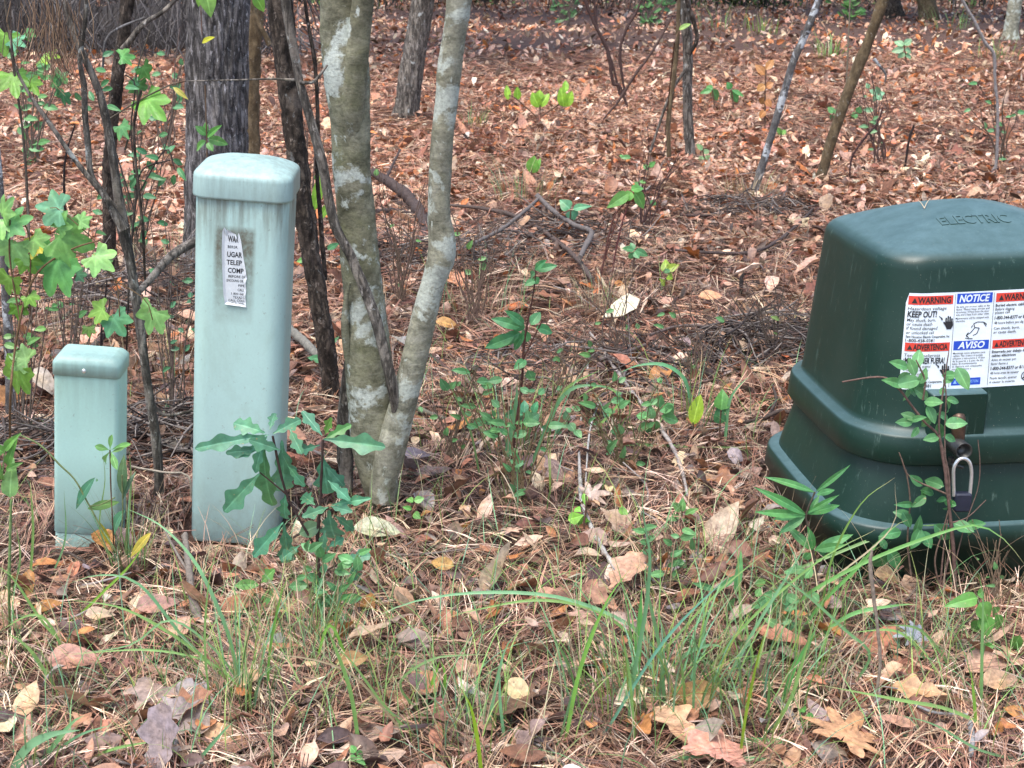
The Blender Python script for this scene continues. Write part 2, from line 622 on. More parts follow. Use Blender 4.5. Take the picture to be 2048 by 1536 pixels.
def leaf_star(kind='gum', curl=.12, seed=0):
    """palmate leaf; petiole joint at the origin, middle lobe along +x"""
    if kind == 'gum':
        lobes = [(0, 1.0), (50, .88), (-50, .88), (104, .62), (-104, .62)]; val = .56; sh = 1.1
    elif kind == 'maple':
        lobes = [(0, 1.0), (48, .9), (-48, .9), (98, .6), (-98, .6), (24, .56), (-24, .56), (73, .55), (-73, .55)]; val = .44; sh = 1.5
    else:
        lobes = [(0, 1.0), (38, .75), (-42, .8), (88, .7), (-85, .6), (130, .5), (-128, .48)]; val = .3; sh = 1.1
    lobes = sorted(lobes)
    n = 64
    V, K = [(0, 0, 0)], [1.0]
    rn = random.Random(seed)
    ph = rn.random() * 6
    rad = []
    ths = [(-175 + 350 * i / (n - 1)) for i in range(n)]
    for a in ths:
        r = .16
        for la, lr in lobes:
            d = abs(a - la)
            wdt = 25 if kind != 'oak' else 20
            r = max(r, (val + (lr - val) * max(0, 1 - (d / wdt) ** (1 / sh * .95))) if d < wdt else 0)
        if abs(a) < 128:
            r = max(r, val * .92)
        r *= 1 + .05 * math.sin(a * .21 + ph)
        rad.append(r)
    for ring in (.5, 1.0):
        for a, r in zip(ths, rad):
            q = R(a)
            rr = r * ring
            x, y = rr * math.cos(q), rr * math.sin(q)
            lob = max(math.exp(-((a - la) / 4.5) ** 2) for la, _ in lobes)
            z = -curl * rr * rr + .05 * math.sin(3 * q + ph) * rr + .035 * (1 - lob) * rr
            V.append((x, y, z)); K.append(lob * (1 - .5 * ring))
    T = [(0, 1 + i, 2 + i) for i in range(n - 1)]
    Q = [(1 + i, 1 + n + i, 2 + n + i, 2 + i) for i in range(n - 1)]
    T4 = T
    # as triangles only
    for a, b, c, d in Q:
        T4 = T4 + [(a, b, c), (a, c, d)]
    return np.array(V), np.array(T4), np.array(K)


def frame(d, n):
    d = Vector(d).normalized()
    n = Vector(n)
    n = (n - d * n.dot(d))
    if n.length < 1e-4: n = Vector((0, 0, 1)) - d * d.z
    n.normalize()
    y = n.cross(d)
    return np.array([list(d), list(y), list(n)])      # rows: local axes in world


def put_leaf(mb, tmpl, base, d, n, L, col, vein=None, wscale=1.0):
    V, F, K = tmpl
    A = frame(d, n)
    VV = V * np.array([L, L * wscale, L])
    Wd = VV @ A + np.array(base)
    c = np.array(col, float)
    v = np.array(vein if vein is not None else c * 1.5 + .03)
    cc = c[None] * (1 - K[:, None]) + v[None] * K[:, None]
    mb.add(Wd, F, cc)


LT = {k: [leaf_strip(k, 9 if k != 'oak' else 25, w_, .1 + .12 * s, .15, 5, .02, s) for s in range(3)]
      for k, w_ in (('oval', .55), ('ovate', .55), ('lance', .22), ('obov', .5), ('oak', .42))}
LT['gum'] = [leaf_star('gum', .12, s) for s in range(3)]
LT['maple'] = [leaf_star('maple', .15, s) for s in range(3)]
LT['whiteoak'] = [leaf_star('oak', .15, s) for s in range(3)]


def jit(c, k=.15):
    f = 1 + random.uniform(-k, k)
    return tuple(max(0, x * f * (1 + random.uniform(-k, k) * .4)) for x in c)


GREEN = (.10, .24, .075)
BRIGHT = (.19, .38, .06)
BLUEG = (.06, .19, .11)
PALEG = (.22, .40, .22)
YELL = (.55, .48, .06)
DARKG = (.035, .10, .04)


def px_leaf(mb, kind, b, t, w_px, Y, col, dy=0.0, up=.6, vein=None, side=None):
    """leaf from pixel b to pixel t at depth Y; w_px is its width in pixels"""
    pb, pt = P(b[0], b[1], Y), P(t[0], t[1], Y + dy)
    d = pt - pb
    L = d.length
    tm = random.choice(LT[kind])
    base_w = {'oval': .55, 'ovate': .55, 'lance': .22, 'obov': .5, 'oak': .42, 'gum': 1.6, 'maple': 1.6, 'whiteoak': 1.6}[kind]
    ws = pxr(w_px, pb) / (L * base_w)
    n = Vector((random.uniform(-.3, .3) if side is None else side, -1, up + random.uniform(-.2, .2)))
    put_leaf(mb, tm, pb, d, n, L, col, vein, ws)


def plant(name, label, cat, base, stems, leaves, Y=None, stemcol=(.12, .07, .045), kind='oval', col=GREEN, group=None, auto=None, root=None, bare=False):
    """stems: lists of (px,py,w_px); leaves: (bx,by,tx,ty,w[,kind[,col[,dy]]]); auto: (stem_index, t0, count, len_px, w_px)"""
    g = G(*base)
    if Y is None: Y = g.y
    root = thing(name, label, cat, tuple(g), group)
    mb = MB()
    paths = []
    for si, s_ in enumerate(stems):
        pp, rr = pxpath(s_, Y)
        if si == 0 and not bare:
            pp = [Vector((g.x, g.y, g.z - .03))] + pp; rr = [rr[0]] + rr
        tube(mb, pp, rr, 6, .015, jit(stemcol, .1), disp=lambda th, s, r: r * .2 * vnoise(np.cos(th), np.sin(th), s * 60), maxn=90)
        paths.append(catmull(np.array([list(p) for p in pp]), 60))
    build_in(mb, 'stem', M_twig, root)
    lb = MB()
    for l in leaves:
        k = l[5] if len(l) > 5 and l[5] else kind
        c = l[6] if len(l) > 6 and l[6] else col
        dy = l[7] if len(l) > 7 else random.uniform(-.04, .04)
        px_leaf(lb, k, (l[0], l[1]), (l[2], l[3]), l[4], Y, jit(c), dy)
    for a in (auto or ()):
        si, t0, cnt, lp, wp = a[:5]
        k = a[5] if len(a) > 5 and a[5] else kind
        c = a[6] if len(a) > 6 and a[6] else col
        pa = paths[si]
        for i in range(cnt):
            t = t0 + (1 - t0) * (i + 1) / cnt
            b = Vector(pa[min(59, int(t * 59))])
            az = i * 2.4 + random.random()
            d = Vector((math.cos(az), math.sin(az) * .8, random.uniform(-.15, .5)))
            L = pxr(lp, b) * random.uniform(.65, 1.15)
            n = Vector((random.uniform(-.4, .4), -.5, 1))
            tm = random.choice(LT[k])
            bw = {'oval': .55, 'ovate': .55, 'lance': .22, 'obov': .5, 'oak': .42}.get(k, 1.6)
            b2 = b + d * L * .12
            put_leaf(lb, tm, b2, d, n, L, jit(c), None, (wp / lp) / bw)
    if lb.n:
        build_in(lb, 'foliage', M_green, root)
    return root
#@@PART2
# ------------------------------------------------------------------ ground
gm = MB()
xs = np.concatenate([np.linspace(-120, -14, 14), np.linspace(-13, 13, 261), np.linspace(14, 120, 14)])
ys = np.concatenate([np.linspace(-20, .5, 10), np.linspace(.6, 16, 232), np.linspace(16.5, 40, 70), np.linspace(44, 200, 14)])
GX, GY = np.meshgrid(xs, ys)
GZ = gh(GX, GY) + .008 * vnoise(GX * 11, GY * 11, 1.1) - .006
nx = len(xs)
i, j = np.meshgrid(np.arange(len(ys) - 1), np.arange(nx - 1), indexing='ij')
gm.add(np.stack([GX, GY, GZ], -1).reshape(-1, 3), np.stack([i * nx + j, i * nx + j + 1, (i + 1) * nx + j + 1, (i + 1) * nx + j], -1).reshape(-1, 4))
tag(gm.build('ground', ground_mat()), 'brown forest soil under the fallen needles and leaves', kind='structure')

# ------------------------------------------------------------------ where the boxes stand
PED = dict(x=P(478, 1072, 3.33).x - .024, y=3.45)
CAB = dict(x=P(178, 1098, 3.29).x - .011, y=3.34)
BOX = dict(x=1.156, y=3.50, yaw=R(7.0))
FOOT = [(PED['x'], PED['y'], .125, .125, 0), (CAB['x'], CAB['y'], .09, .065, 0), (BOX['x'], BOX['y'], .398, .352, BOX['yaw'])]


def inside(X, Y, grow=.0):
    m = np.zeros(np.shape(X), bool)
    for cx, cy, hx, hy, a in FOOT:
        u = (X - cx) * math.cos(a) + (Y - cy) * math.sin(a)
        v = -(X - cx) * math.sin(a) + (Y - cy) * math.cos(a)
        m |= (np.abs(u) < hx + grow) & (np.abs(v) < hy + grow)
    return m


# ------------------------------------------------------------------ forest litter
def wedge(n, d0, d1, power=1.0, margin=.55):
    """points on the ground between the distances d0 and d1; density falls as d**-power"""
    u = RNG.random(n)
    e = 2.0 - power
    if abs(e) < 1e-6: d = d0 * (d1 / d0) ** u
    else: d = (d0**e + u * (d1**e - d0**e)) ** (1 / e)
    x = (RNG.random(n) * 2 - 1) * (.40 * d + margin)
    return x, d


def euler_mats(yaw, pitch, roll):
    cy, sy, cp, sp, cr, sr = np.cos(yaw), np.sin(yaw), np.cos(pitch), np.sin(pitch), np.cos(roll), np.sin(roll)
    z = np.zeros_like(cy); o = np.ones_like(cy)
    Rz = np.stack([np.stack([cy, -sy, z], -1), np.stack([sy, cy, z], -1), np.stack([z, z, o], -1)], -2)
    Ry = np.stack([np.stack([cp, z, sp], -1), np.stack([z, o, z], -1), np.stack([-sp, z, cp], -1)], -2)
    Rx = np.stack([np.stack([o, z, z], -1), np.stack([z, cr, -sr], -1), np.stack([z, sr, cr], -1)], -2)
    return Rz @ Ry @ Rx


def scatter(mb, tmpl, x, y, z, L, yaw, pitch, roll, col, wsc=None):
    V, F = tmpl[0], tmpl[1]
    V = V - V.mean(0) * np.array([1, 0, 0])
    n = len(x)
    if n == 0: return
    A = euler_mats(yaw, pitch, roll)
    VV = V[None] * L[:, None, None]
    if wsc is not None: VV = VV * np.stack([np.ones(n), wsc, np.ones(n)], -1)[:, None, :]
    Wd = np.einsum('nij,nkj->nki', A, VV) + np.stack([x, y, z], -1)[:, None, :]
    ok = ~inside(Wd[..., 0], Wd[..., 1], .004).any(1)
    zmin = Wd[..., 2].min(1)
    lift = np.maximum(0, gh(Wd[:, 0, 0], Wd[:, 0, 1]) - zmin - .006)
    Wd[..., 2] += lift[:, None]
    Wd, colr = Wd[ok], col[ok]
    n = len(Wd); k = len(V)
    Fi = (F[None] + (np.arange(n) * k)[:, None, None]).reshape(-1, F.shape[1])
    mb.add(Wd.reshape(-1, 3), Fi, np.repeat(colr, k, 0))


def palette(n, cols, wts, var=.25):
    cols = np.array(cols); wts = np.array(wts) / sum(wts)
    k = RNG.choice(len(cols), n, p=wts)
    c = cols[k] * (1 + (RNG.random((n, 1)) * 2 - 1) * var) * (1 + (RNG.random((n, 3)) * 2 - 1) * .07)
    return np.clip(c, 0, .9)


NEED_C = [(.31, .16, .105), (.45, .28, .18), (.19, .095, .065), (.66, .50, .36), (.09, .055, .04), (.34, .25, .19)]
NEED_W = [4.5, 3.6, 4, 2.2, 3.6, 1.8]
NFAR_C = [(.46, .22, .13), (.56, .33, .20), (.30, .13, .08), (.68, .48, .33), (.17, .085, .055), (.46, .31, .22)]
LEAF_C = [(.38, .18, .11), (.50, .30, .20), (.22, .11, .075), (.62, .45, .33), (.13, .085, .08), (.44, .19, .07), (.33, .24, .20), (.74, .60, .48), (.29, .25, .25)]
LEAF_W = [4, 4, 3, 2.4, 2.2, 1.3, 2.6, .9, 1.2]
FAR_C = [(.48, .23, .15), (.60, .36, .25), (.28, .12, .075), (.70, .50, .37), (.12, .07, .05), (.52, .18, .06), (.38, .25, .18), (.82, .68, .54)]
FAR_W = [4.5, 4, 3.2, 3, 3, 1.7, 2.6, .9]

lt_small = [leaf_strip('oval', 5, .5, c, f, 3, .03, s) for s, (c, f) in enumerate(((.25, .35), (-.3, .2), (.4, -.3), (.1, .5), (-.15, -.4)))]
lt_big = [leaf_strip('oak', 15, .5, c, f, 3, .05, s) for s, (c, f) in enumerate(((.25, .3), (-.3, .2), (.35, -.25)))]
lt_big += [leaf_strip('ovate', 7, .5, c, f, 3, .05, s) for s, (c, f) in enumerate(((.3, .35), (-.25, .3)))]


def drift(x, y):
    # older, rotted drifts are darker than freshly fallen ones
    return np.clip(1.0 + .38 * vnoise(x * .55 + 8, y * .4 + 3, 6.6) + .3 * vnoise(x * 2.4 + 1, y * 2.0, 9.6), .5, 1.35)[:, None]


def leaves_into(mb, n, d0, d1, power, size, tm, cols, wts, zup=.02, tilt=.45):
    for q, T in enumerate(tm):
        m = n // len(tm)
        x, y = wedge(m, d0, d1, power)
        kp = RNG.random(m) < np.clip(.62 + .55 * vnoise(x * .8 + 3, y * .8, 2.2) + .35 * vnoise(x * 3 + 3, y * 3, 4.2), .16, 1)
        x, y = x[kp], y[kp]; m = len(x)
        L = size * (.5 + .8 * RNG.random(m) ** 1.3)
        scatter(mb, T, x, y, gh(x, y) + RNG.random(m) * zup + .002, L, RNG.random(m) * 6.283,
                RNG.normal(0, tilt, m), RNG.normal(0, tilt, m), palette(m, cols, wts) * drift(x, y), .7 + .6 * RNG.random(m))


def needles_into(mb, n, d0, d1, power, wid=.0019, length=.16, seg=3, cols=NEED_C, wts=NEED_W, zup=.028, pts=None, tilt=.2):
    """fascicles of two or three needles, each a thin curved ribbon"""
    x, y = wedge(n, d0, d1, power) if pts is None else pts
    n = len(x)
    yaw = RNG.random(n) * 6.283
    # needles tend to lie in drifts
    yaw = np.where(RNG.random(n) < .45, vnoise(x * 1.7, y * 1.7, 5) * 2.6 + RNG.normal(0, .35, n), yaw)
    L = length * (.5 + .75 * RNG.random(n))
    pit = RNG.normal(.03, tilt, n)
    z = gh(x, y) + .004 + RNG.random(n) ** 1.4 * zup
    col = palette(n, cols, wts) * drift(x + 30, y)
    for f in range(2):
        a = yaw + (f - .5) * RNG.normal(.12, .07, n)
        bend = RNG.normal(0, .35, n)
        m = seg + 1
        t = np.linspace(0, 1, m)
        ang = a[:, None] + bend[:, None] * (t[None] - .3)
        dx = np.cumsum(np.concatenate([np.zeros((n, 1)), np.cos(ang[:, 1:])], 1), 1) / seg * L[:, None]
        dy = np.cumsum(np.concatenate([np.zeros((n, 1)), np.sin(ang[:, 1:])], 1), 1) / seg * L[:, None]
        px_, py_ = x[:, None] + dx - dx[:, -1:] / 2, y[:, None] + dy - dy[:, -1:] / 2
        pz = z[:, None] + (t[None] - .5) * L[:, None] * np.sin(pit)[:, None] - .25 * L[:, None] * (t[None] - .5) ** 2
        pz = np.maximum(pz, gh(px_, py_) + .001)
        ok = ~inside(px_, py_, .003).any(1)
        wv = wid * (.7 + .5 * RNG.random(n))[:, None] * np.where(t > .9, .4, 1)[None]
        nx_, ny_ = -np.sin(ang) * wv / 2, np.cos(ang) * wv / 2
        A = np.stack([px_ + nx_, py_ + ny_, pz], -1)
        B = np.stack([px_ - nx_, py_ - ny_, pz + wv * .4], -1)
        V = np.stack([A, B], 2)[ok].reshape(-1, 2 * m, 3)
        k = len(V)
        if not k: continue
        F1 = np.array([(2 * i_, 2 * i_ + 1, 2 * i_ + 3, 2 * i_ + 2) for i_ in range(seg)])
        mb.add(V.reshape(-1, 3), (F1[None] + (np.arange(k) * 2 * m)[:, None, None]).reshape(-1, 4), np.repeat(col[ok], 2 * m, 0))


lit = MB()
leaves_into(lit, 4300, 1.7, 5.2, 1, .070, lt_small, LEAF_C, LEAF_W, .04, .4)
leaves_into(lit, 620, 1.7, 5.2, 1, .12, lt_big, LEAF_C, LEAF_W, .045, .35)
leaves_into(lit, 10000, 4.4, 8.5, .9, .062, lt_small, LEAF_C + FAR_C, LEAF_W + FAR_W, .03)
leaves_into(lit, 36000, 6.5, 15.0, .8, .062, lt_small, FAR_C, FAR_W, .05, .5)
leaves_into(lit, 1500, 5.0, 13.0, .8, .13, lt_big, FAR_C, FAR_W, .05, .4)
leaves_into(lit, 26000, 14.0, 34.0, 1, .11, lt_small, FAR_C, FAR_W, .06, .5)
tag(lit.build('leaf_litter', M_litter), 'small dead brown and pink leaves covering the whole forest floor', 'leaf litter', kind='stuff')
nd = MB()
needles_into(nd, 24000, 1.8, 4.6, 1.0, zup=.035)
needles_into(nd, 52000, 4.2, 8.5, .8, .0024, .17, 2, cols=NEED_C + NFAR_C, wts=NEED_W * 2, zup=.035)
needles_into(nd, 78000, 8.0, 18, .8, .0036, .19, 1, cols=NFAR_C, zup=.06)
needles_into(nd, 5000, 5, 14, .8, .003, .16, 2, zup=.05, tilt=.7)
# stray needles standing up from the mat
needles_into(nd, 2600, 1.8, 7, .9, .0018, .15, 3, zup=.05, tilt=.75)
# needles and leaves banked up against the boxes
def skirt(n, cx, cy, hx, hy, a, out):
    t = RNG.random(n) * 4; side = t.astype(int); f = (t - side) * 2 - 1
    off = RNG.random(n) * out + .012
    u = np.where(side == 0, f * hx, np.where(side == 1, f * hx, np.where(side == 2, -hx - off, hx + off)))
    v = np.where(side == 0, -hy - off, np.where(side == 1, hy + off, f * hy))
    return cx + u * math.cos(a) - v * math.sin(a), cy + u * math.sin(a) + v * math.cos(a)


for (cx, cy, hx, hy, a), n_ in zip(FOOT, (100, 160, 700)):
    needles_into(nd, n_, 0, 0, 1, .0019, .12, 3, zup=.05, pts=skirt(n_, cx, cy, hx, hy, a, .10), tilt=.45)
    needles_into(nd, n_ // 3, 0, 0, 1, .0019, .10, 3, zup=.05, pts=skirt(n_ // 3, cx, cy, hx, hy, a, .06), tilt=.8)
for (bx_, by_) in ((762, 1018), (665, 800), (318, 1000)):
    g_ = G(bx_, by_)
    th_ = RNG.random(260) * 6.283; rr_ = .045 + RNG.random(260) * .08
    needles_into(nd, 260, 0, 0, 1, .0019, .12, 3, zup=.05, pts=(g_.x + np.cos(th_) * rr_, g_.y + np.sin(th_) * rr_), tilt=.5)
tag(nd.build('fallen_pine_needles', M_needle), 'reddish dry pine needles lying in a mat on the ground', 'pine needles', kind='stuff')
tw = MB()
for k in range(1100):
    x, y = wedge(1, 1.9, 14, .9); x, y = float(x[0]), float(y[0])
    if inside(np.array(x), np.array(y), .15): continue
    a = random.random() * 6.28
    L = random.uniform(.05, .26)
    z = ghf(x, y) + .012
    q = [(x, y, z), (x + math.cos(a) * L * .5, y + math.sin(a) * L * .5, z + random.uniform(.0, .02)),
         (x + math.cos(a + .3) * L, y + math.sin(a + .3) * L, z + random.uniform(-.01, .04))]
    r_ = random.uniform(.0015, .0045)
    tube(tw, q, [r_, r_ * .9, r_ * .5], 5, .04, random.choice([(.10, .07, .055), (.2, .16, .14), (.05, .035, .03), (.34, .3, .28), (.07, .05, .04)]), cap=False)
tag(tw.build('small_twig_litter', M_twig), 'scattered short dead twigs lying among the needles', 'twig litter', kind='stuff')


# ------------------------------------------------------------------ shells
def rrect(hx, hy, r, seg=6, bowx=0.0, bowy=0.0, ns=4):
    """rounded rectangle with straight sides cut in ns pieces; bow bulges the sides"""
    pts = []
    r = min(r, hx * .98, hy * .98)
    cs = [(hx - r, -hy + r, -90), (hx - r, hy - r, 0), (-hx + r, hy - r, 90), (-hx + r, -hy + r, 180)]
    for k, (cx, cy, a0) in enumerate(cs):
        for s_ in range(seg + 1):
            a = R(a0 + 90 * s_ / seg)
            pts.append((cx + r * math.cos(a), cy + r * math.sin(a)))
        nxt = cs[(k + 1) % 4]
        a = R(nxt[2])
        q = (nxt[0] + r * math.cos(a), nxt[1] + r * math.sin(a))
        p = pts[-1]
        for s_ in range(1, ns):
            t = s_ / ns
            pts.append((p[0] * (1 - t) + q[0] * t, p[1] * (1 - t) + q[1] * t))
    out = []
    for x, y in pts:
        out.append((x * (1 + bowx * (1 - min(1, (y / hy) ** 2)) / max(hx, 1e-3)), y * (1 + bowy * (1 - min(1, (x / hx) ** 2)) / max(hy, 1e-3))))
    return out


def loft(mb, secs, seg=6, ns=4, mi=0, close_top=True, close_bot=False):
    """secs: (z, hx, hy, r, ox, oy, bowx, bowy)"""
    rings = []
    for s_ in secs:
        z, hx, hy, r, ox, oy, bx, by = (list(s_) + [0] * 8)[:8]
        zz = z
        rings.append([(x + ox, y + oy, zz) for x, y in rrect(hx, hy, r, seg, bx, by, ns)])
    n = len(rings[0])
    V = np.array(rings).reshape(-1, 3)
    F = []
    for k in range(len(rings) - 1):
        for j in range(n):
            F.append((k * n + j, k * n + (j + 1) % n, (k + 1) * n + (j + 1) % n, (k + 1) * n + j))
    mb.add(V, F, (1, 1, 1), mi)
    if close_top:
        c = np.array(rings[-1]).mean(0)
        mb.add(np.vstack([rings[-1], c]), [(j, (j + 1) % n, n) for j in range(n)], (1, 1, 1), mi)
    if close_bot:
        c = np.array(rings[0]).mean(0)
        mb.add(np.vstack([rings[0], c]), [((j + 1) % n, j, n) for j in range(n)], (1, 1, 1), mi)


def bvh_of(o, mat=None):
    me = o.data
    mt = mat or Matrix.Identity(4)
    return BVHTree.FromPolygons([mt @ v.co for v in me.vertices], [tuple(p.vertices) for p in me.polygons])


# ------------------------------------------------------------------ writing
_tc = {}


def text2d(s, size=1.0, bold=0.0, shear=0.0, xs_=1.0, res=2):
    """flat triangulated lettering, origin at the left end of the baseline"""
    key = (s, bold, res)
    if key not in _tc:
        cu = bpy.data.curves.new('lettering', 'FONT')
        cu.body = s
        cu.size = 1.0
        cu.offset = bold
        cu.resolution_u = res
        cu.fill_mode = 'BOTH'
        ob = bpy.data.objects.new('lettering', cu)
        C.objects.link(ob)
        bpy.context.view_layer.update()
        me = bpy.data.meshes.new_from_object(ob.evaluated_get(bpy.context.evaluated_depsgraph_get()))
        bm = bmesh.new(); bm.from_mesh(me)
        bmesh.ops.triangulate(bm, faces=bm.faces)
        V = np.array([list(v.co) for v in bm.verts]).reshape(-1, 3)
        F = np.array([[v.index for v in f.verts] for f in bm.faces]).reshape(-1, 3)
        bm.free()
        bpy.data.meshes.remove(me)
        bpy.data.objects.remove(ob)
        bpy.data.curves.remove(cu)
        _tc[key] = (V[:, :2].copy(), F)
    V, F = _tc[key]
    V = V.copy() * size
    V[:, 0] = V[:, 0] * xs_ + V[:, 1] * shear
    return V, F


class Decal:
    """flat shapes in (u right, v up) metres, dropped onto a shell by casting rays"""
    def __init__(s, bvh, to3d, direction):
        s.b, s.f, s.d, s.mb = bvh, to3d, Vector(direction).normalized(), MB()

    def put(s, UV, F, off, mi):
        out = []
        for u, v in UV:
            o = s.f(u, v)
            hit, nrm, _, _ = s.b.ray_cast(Vector(o), s.d)
            if hit is None:
                hit = Vector(o) + s.d * .5
                nrm = -s.d
            if nrm.dot(s.d) > 0: nrm = -nrm
            out.append(hit + nrm * off)
        s.mb.add([list(p) for p in out], F, (1, 1, 1), mi)

    def grid(s, u0, v0, u1, v1, off, mi, nu=10, nv=6, rnd=0):
        us, vs = np.linspace(u0, u1, nu + 1), np.linspace(v0, v1, nv + 1)
        UV = []
        for v in vs:
            for u in us:
                uu = u
                if rnd:
                    dv = max(0, max(v0 + rnd - v, v - (v1 - rnd)))
                    ins = rnd - math.sqrt(max(0, rnd**2 - dv**2))
                    uu = min(max(u, u0 + ins), u1 - ins)
                UV.append((uu, v))
        F = [(j * (nu + 1) + i, j * (nu + 1) + i + 1, (j + 1) * (nu + 1) + i + 1, (j + 1) * (nu + 1) + i) for j in range(nv) for i in range(nu)]
        s.put(UV, F, off, mi)

    def text(s, t, u, v, size, off, mi, bold=0, shear=0, width=None, xs_=1.0, anchor='l'):
        V, F = text2d(t, size, bold, shear, xs_)
        if not len(V): return
        w_ = V[:, 0].max() - V[:, 0].min()
        if width: V[:, 0] = (V[:, 0] - V[:, 0].min()) * width / w_; w_ = width
        if anchor == 'r': V[:, 0] -= w_
        V = V + np.array([u, v])
        s.put(V, F, off, mi)


# ------------------------------------------------------------------ the tall telephone pedestal
PCOL = (.47, .67, .62)
M_ped = paint_mat('weathered_grey_green_paint', PCOL, (.13, .12, .085), .885, .5, stain=(-.066, .040, .575, .805), dirt=.9)
M_pedlid = paint_mat('weathered_lid_paint', (.40, .57, .54), (.13, .13, .10), .955, .45, dirt=.42)
M_cab = paint_mat('pale_mint_paint', (.47, .73, .64), (.12, .13, .10), .48, .42, dirt=.15)
M_cabcap = paint_mat('pale_mint_cap_paint', (.38, .58, .52), (.12, .13, .10), .47, .4, dirt=.2)

ped = thing('telephone_pedestal', 'tall pale grey-green telephone pedestal with a domed lid and torn white notice', 'utility pedestal',
            (PED['x'], PED['y'], -.022), rot=(R(1.0), R(4.9), R(2.0)))
mb = MB()
loft(mb, [(.0, .122, .122, .045), (.012, .125, .125, .045), (.3, .1245, .124, .046), (.6, .125, .124, .046), (.885, .126, .125, .046), (.90, .126, .125, .046)], 8, 5)
V = mb.v[0]
low = V[:, 2] < .006
V[low, 2] += .006 * vnoise(V[low, 0] * 90, V[low, 1] * 90, 0) + .004
pedbody = mb.build('body', M_ped, ped)
mb = MB()
loft(mb, [(.872, .1275, .1265, .048), (.873, .1335, .1325, .05), (.878, .1345, .1335, .051), (.917, .1335, .1325, .051), (.924, .1325, .1315, .051), (.930, .128, .127, .051),
          (.936, .118, .117, .048), (.943, .100, .099, .045), (.950, .075, .074, .04), (.955, .045, .045, .03), (.957, .02, .02, .015)], 8, 5)
lidp = mb.build('lid', M_pedlid, ped)
mb = MB()
loft(mb, [(-.08, .118, .112, .03), (.006, .112, .108, .03), (.02, .10, .10, .03)], 5, 4)
V = mb.v[0]; V += .006 * np.stack([vnoise(V[:, 0] * 40, V[:, 1] * 40, V[:, 2] * 40 + k) for k in range(3)], -1)
mb.build('base', M_rootflare, ped)
ped.scale = (.89, .92, 1.040)
# torn notice
dec = Decal(bvh_of(pedbody), lambda u, v: (-.013 + (u + .024) * 1.25, -.4, .715 + (v - .716) * 1.13), (0, 1, 0))
paper = [(-.0505, .790), (-.0465, .7985), (-.044, .786), (-.0405, .7945), (-.022, .785), (-.019, .777), (-.016, .789), (-.010, .772), (-.004, .735), (.003, .702), (.0045, .694),
         (.0015, .684), (.0035, .668), (.002, .655), (.0035, .640), (.0045, .632), (-.0425, .6355), (-.0425, .642), (-.0455, .655), (-.0485, .70), (-.051, .75)]
nb = MB()
cx, cv = -.024, .70
pp = [(cx, -.1268 + 0, cv)] + [(u, -.1285 - (.004 if (i % 3 == 0 or u < -.044) else .001), v) for i, (u, v) in enumerate(paper)]
UV = [(cx, cv)] + [(cx + (u - cx) * .8, cv + (v - cv) * .93) for u, v in paper] + paper
n = len(paper)
F = [(0, 1 + i, 1 + (i + 1) % n) for i in range(n)]
for i in range(n):
    a, b, c_, d_ = 1 + i, 1 + n + i, 1 + n + (i + 1) % n, 1 + (i + 1) % n
    F += [(a, b, c_), (a, c_, d_)]
dec.put(UV, F, .0012, 0)
o0 = np.array(dec.mb.v[0])
o0[n + 1:, 1] -= np.array([.004 if (paper[i][0] < -.04) else .0025 * (i % 2) for i in range(n)])   # curled edge
dec.mb.v[0] = o0
for t_, u, v, sz, wd, bo, an in (
        ('WAR', -.0385, .7685, .0185, .0225, .028, 'l'), ('BERSR', -.0385, .7555, .0078, .021, .01, 'l'), ('UGAR', -.0395, .737, .0155, .032, .022, 'l'),
        ('TELEP', -.0405, .7205, .0145, .033, .02, 'l'), ('COMP', -.0375, .7035, .0150, .034, .022, 'l'), ('BEFORE DI', -.036, .6935, .0075, .036, .01, 'l'),
        ('ENCOUNG OR', -.0395, .6845, .0075, .036, .012, 'l'), ('PIPE', -.014, .675, .0072, .0135, .01, 'l'), ('CALL', -.0155, .6655, .0072, .0145, .01, 'l'),
        ('1 800 668', -.029, .6570, .0068, .029, .006, 'l'), ('TEXAS O', -.025, .6490, .0075, .026, .01, 'l'), ('CALL COLL', -.035, .6425, .0068, .036, .012, 'l'), ('(713) 2254', -.030, .6360, .0062, .031, .012, 'l')):
    dec.text(t_, u, v, sz, .0016, 1, bo, 0, wd)
dec.mb.build('torn_notice', [M_paper, M_ink], ped, smooth=False)

# ------------------------------------------------------------------ the short cable pedestal
cab = thing('cable_pedestal', 'short pale mint cable pedestal with a slim cap and one round screw', 'utility pedestal',
            (CAB['x'], CAB['y'], -.02), rot=(R(.5), R(5.6), R(3.0)))
mb = MB()
loft(mb, [(.055, .0885, .062, .014), (.057, .0905, .064, .014), (.28, .0900, .063, .014), (.497, .0895, .063, .014)], 5, 3)
mb.build('body', M_cab, cab)
mb = MB()
loft(mb, [(.490, .0905, .064, .014), (.491, .0935, .067, .015), (.521, .0935, .067, .015), (.525, .0925, .066, .015), (.532, .087, .061, .015), (.538, .080, .054, .012), (.541, .068, .044, .012)], 6, 3)
capo = mb.build('cap', M_cabcap, cab)
mb = MB()
loft(mb, [(-.06, .0895, .063, .014), (.054, .0880, .0615, .014)], 5, 3)
mb.build('base_sleeve', M_cab, cab)
mb = MB()
prof = [(0, .0065), (.002, .0062), (.004, .0048), (.0052, .002), (.0054, .0003)]
tube(mb, [(-.004, -.066 - a, .507) for a, _ in prof], [b for _, b in prof], 16, .001)
mb.build('screw', M_steel, capo)
cab.scale = (.875, .95, .97)

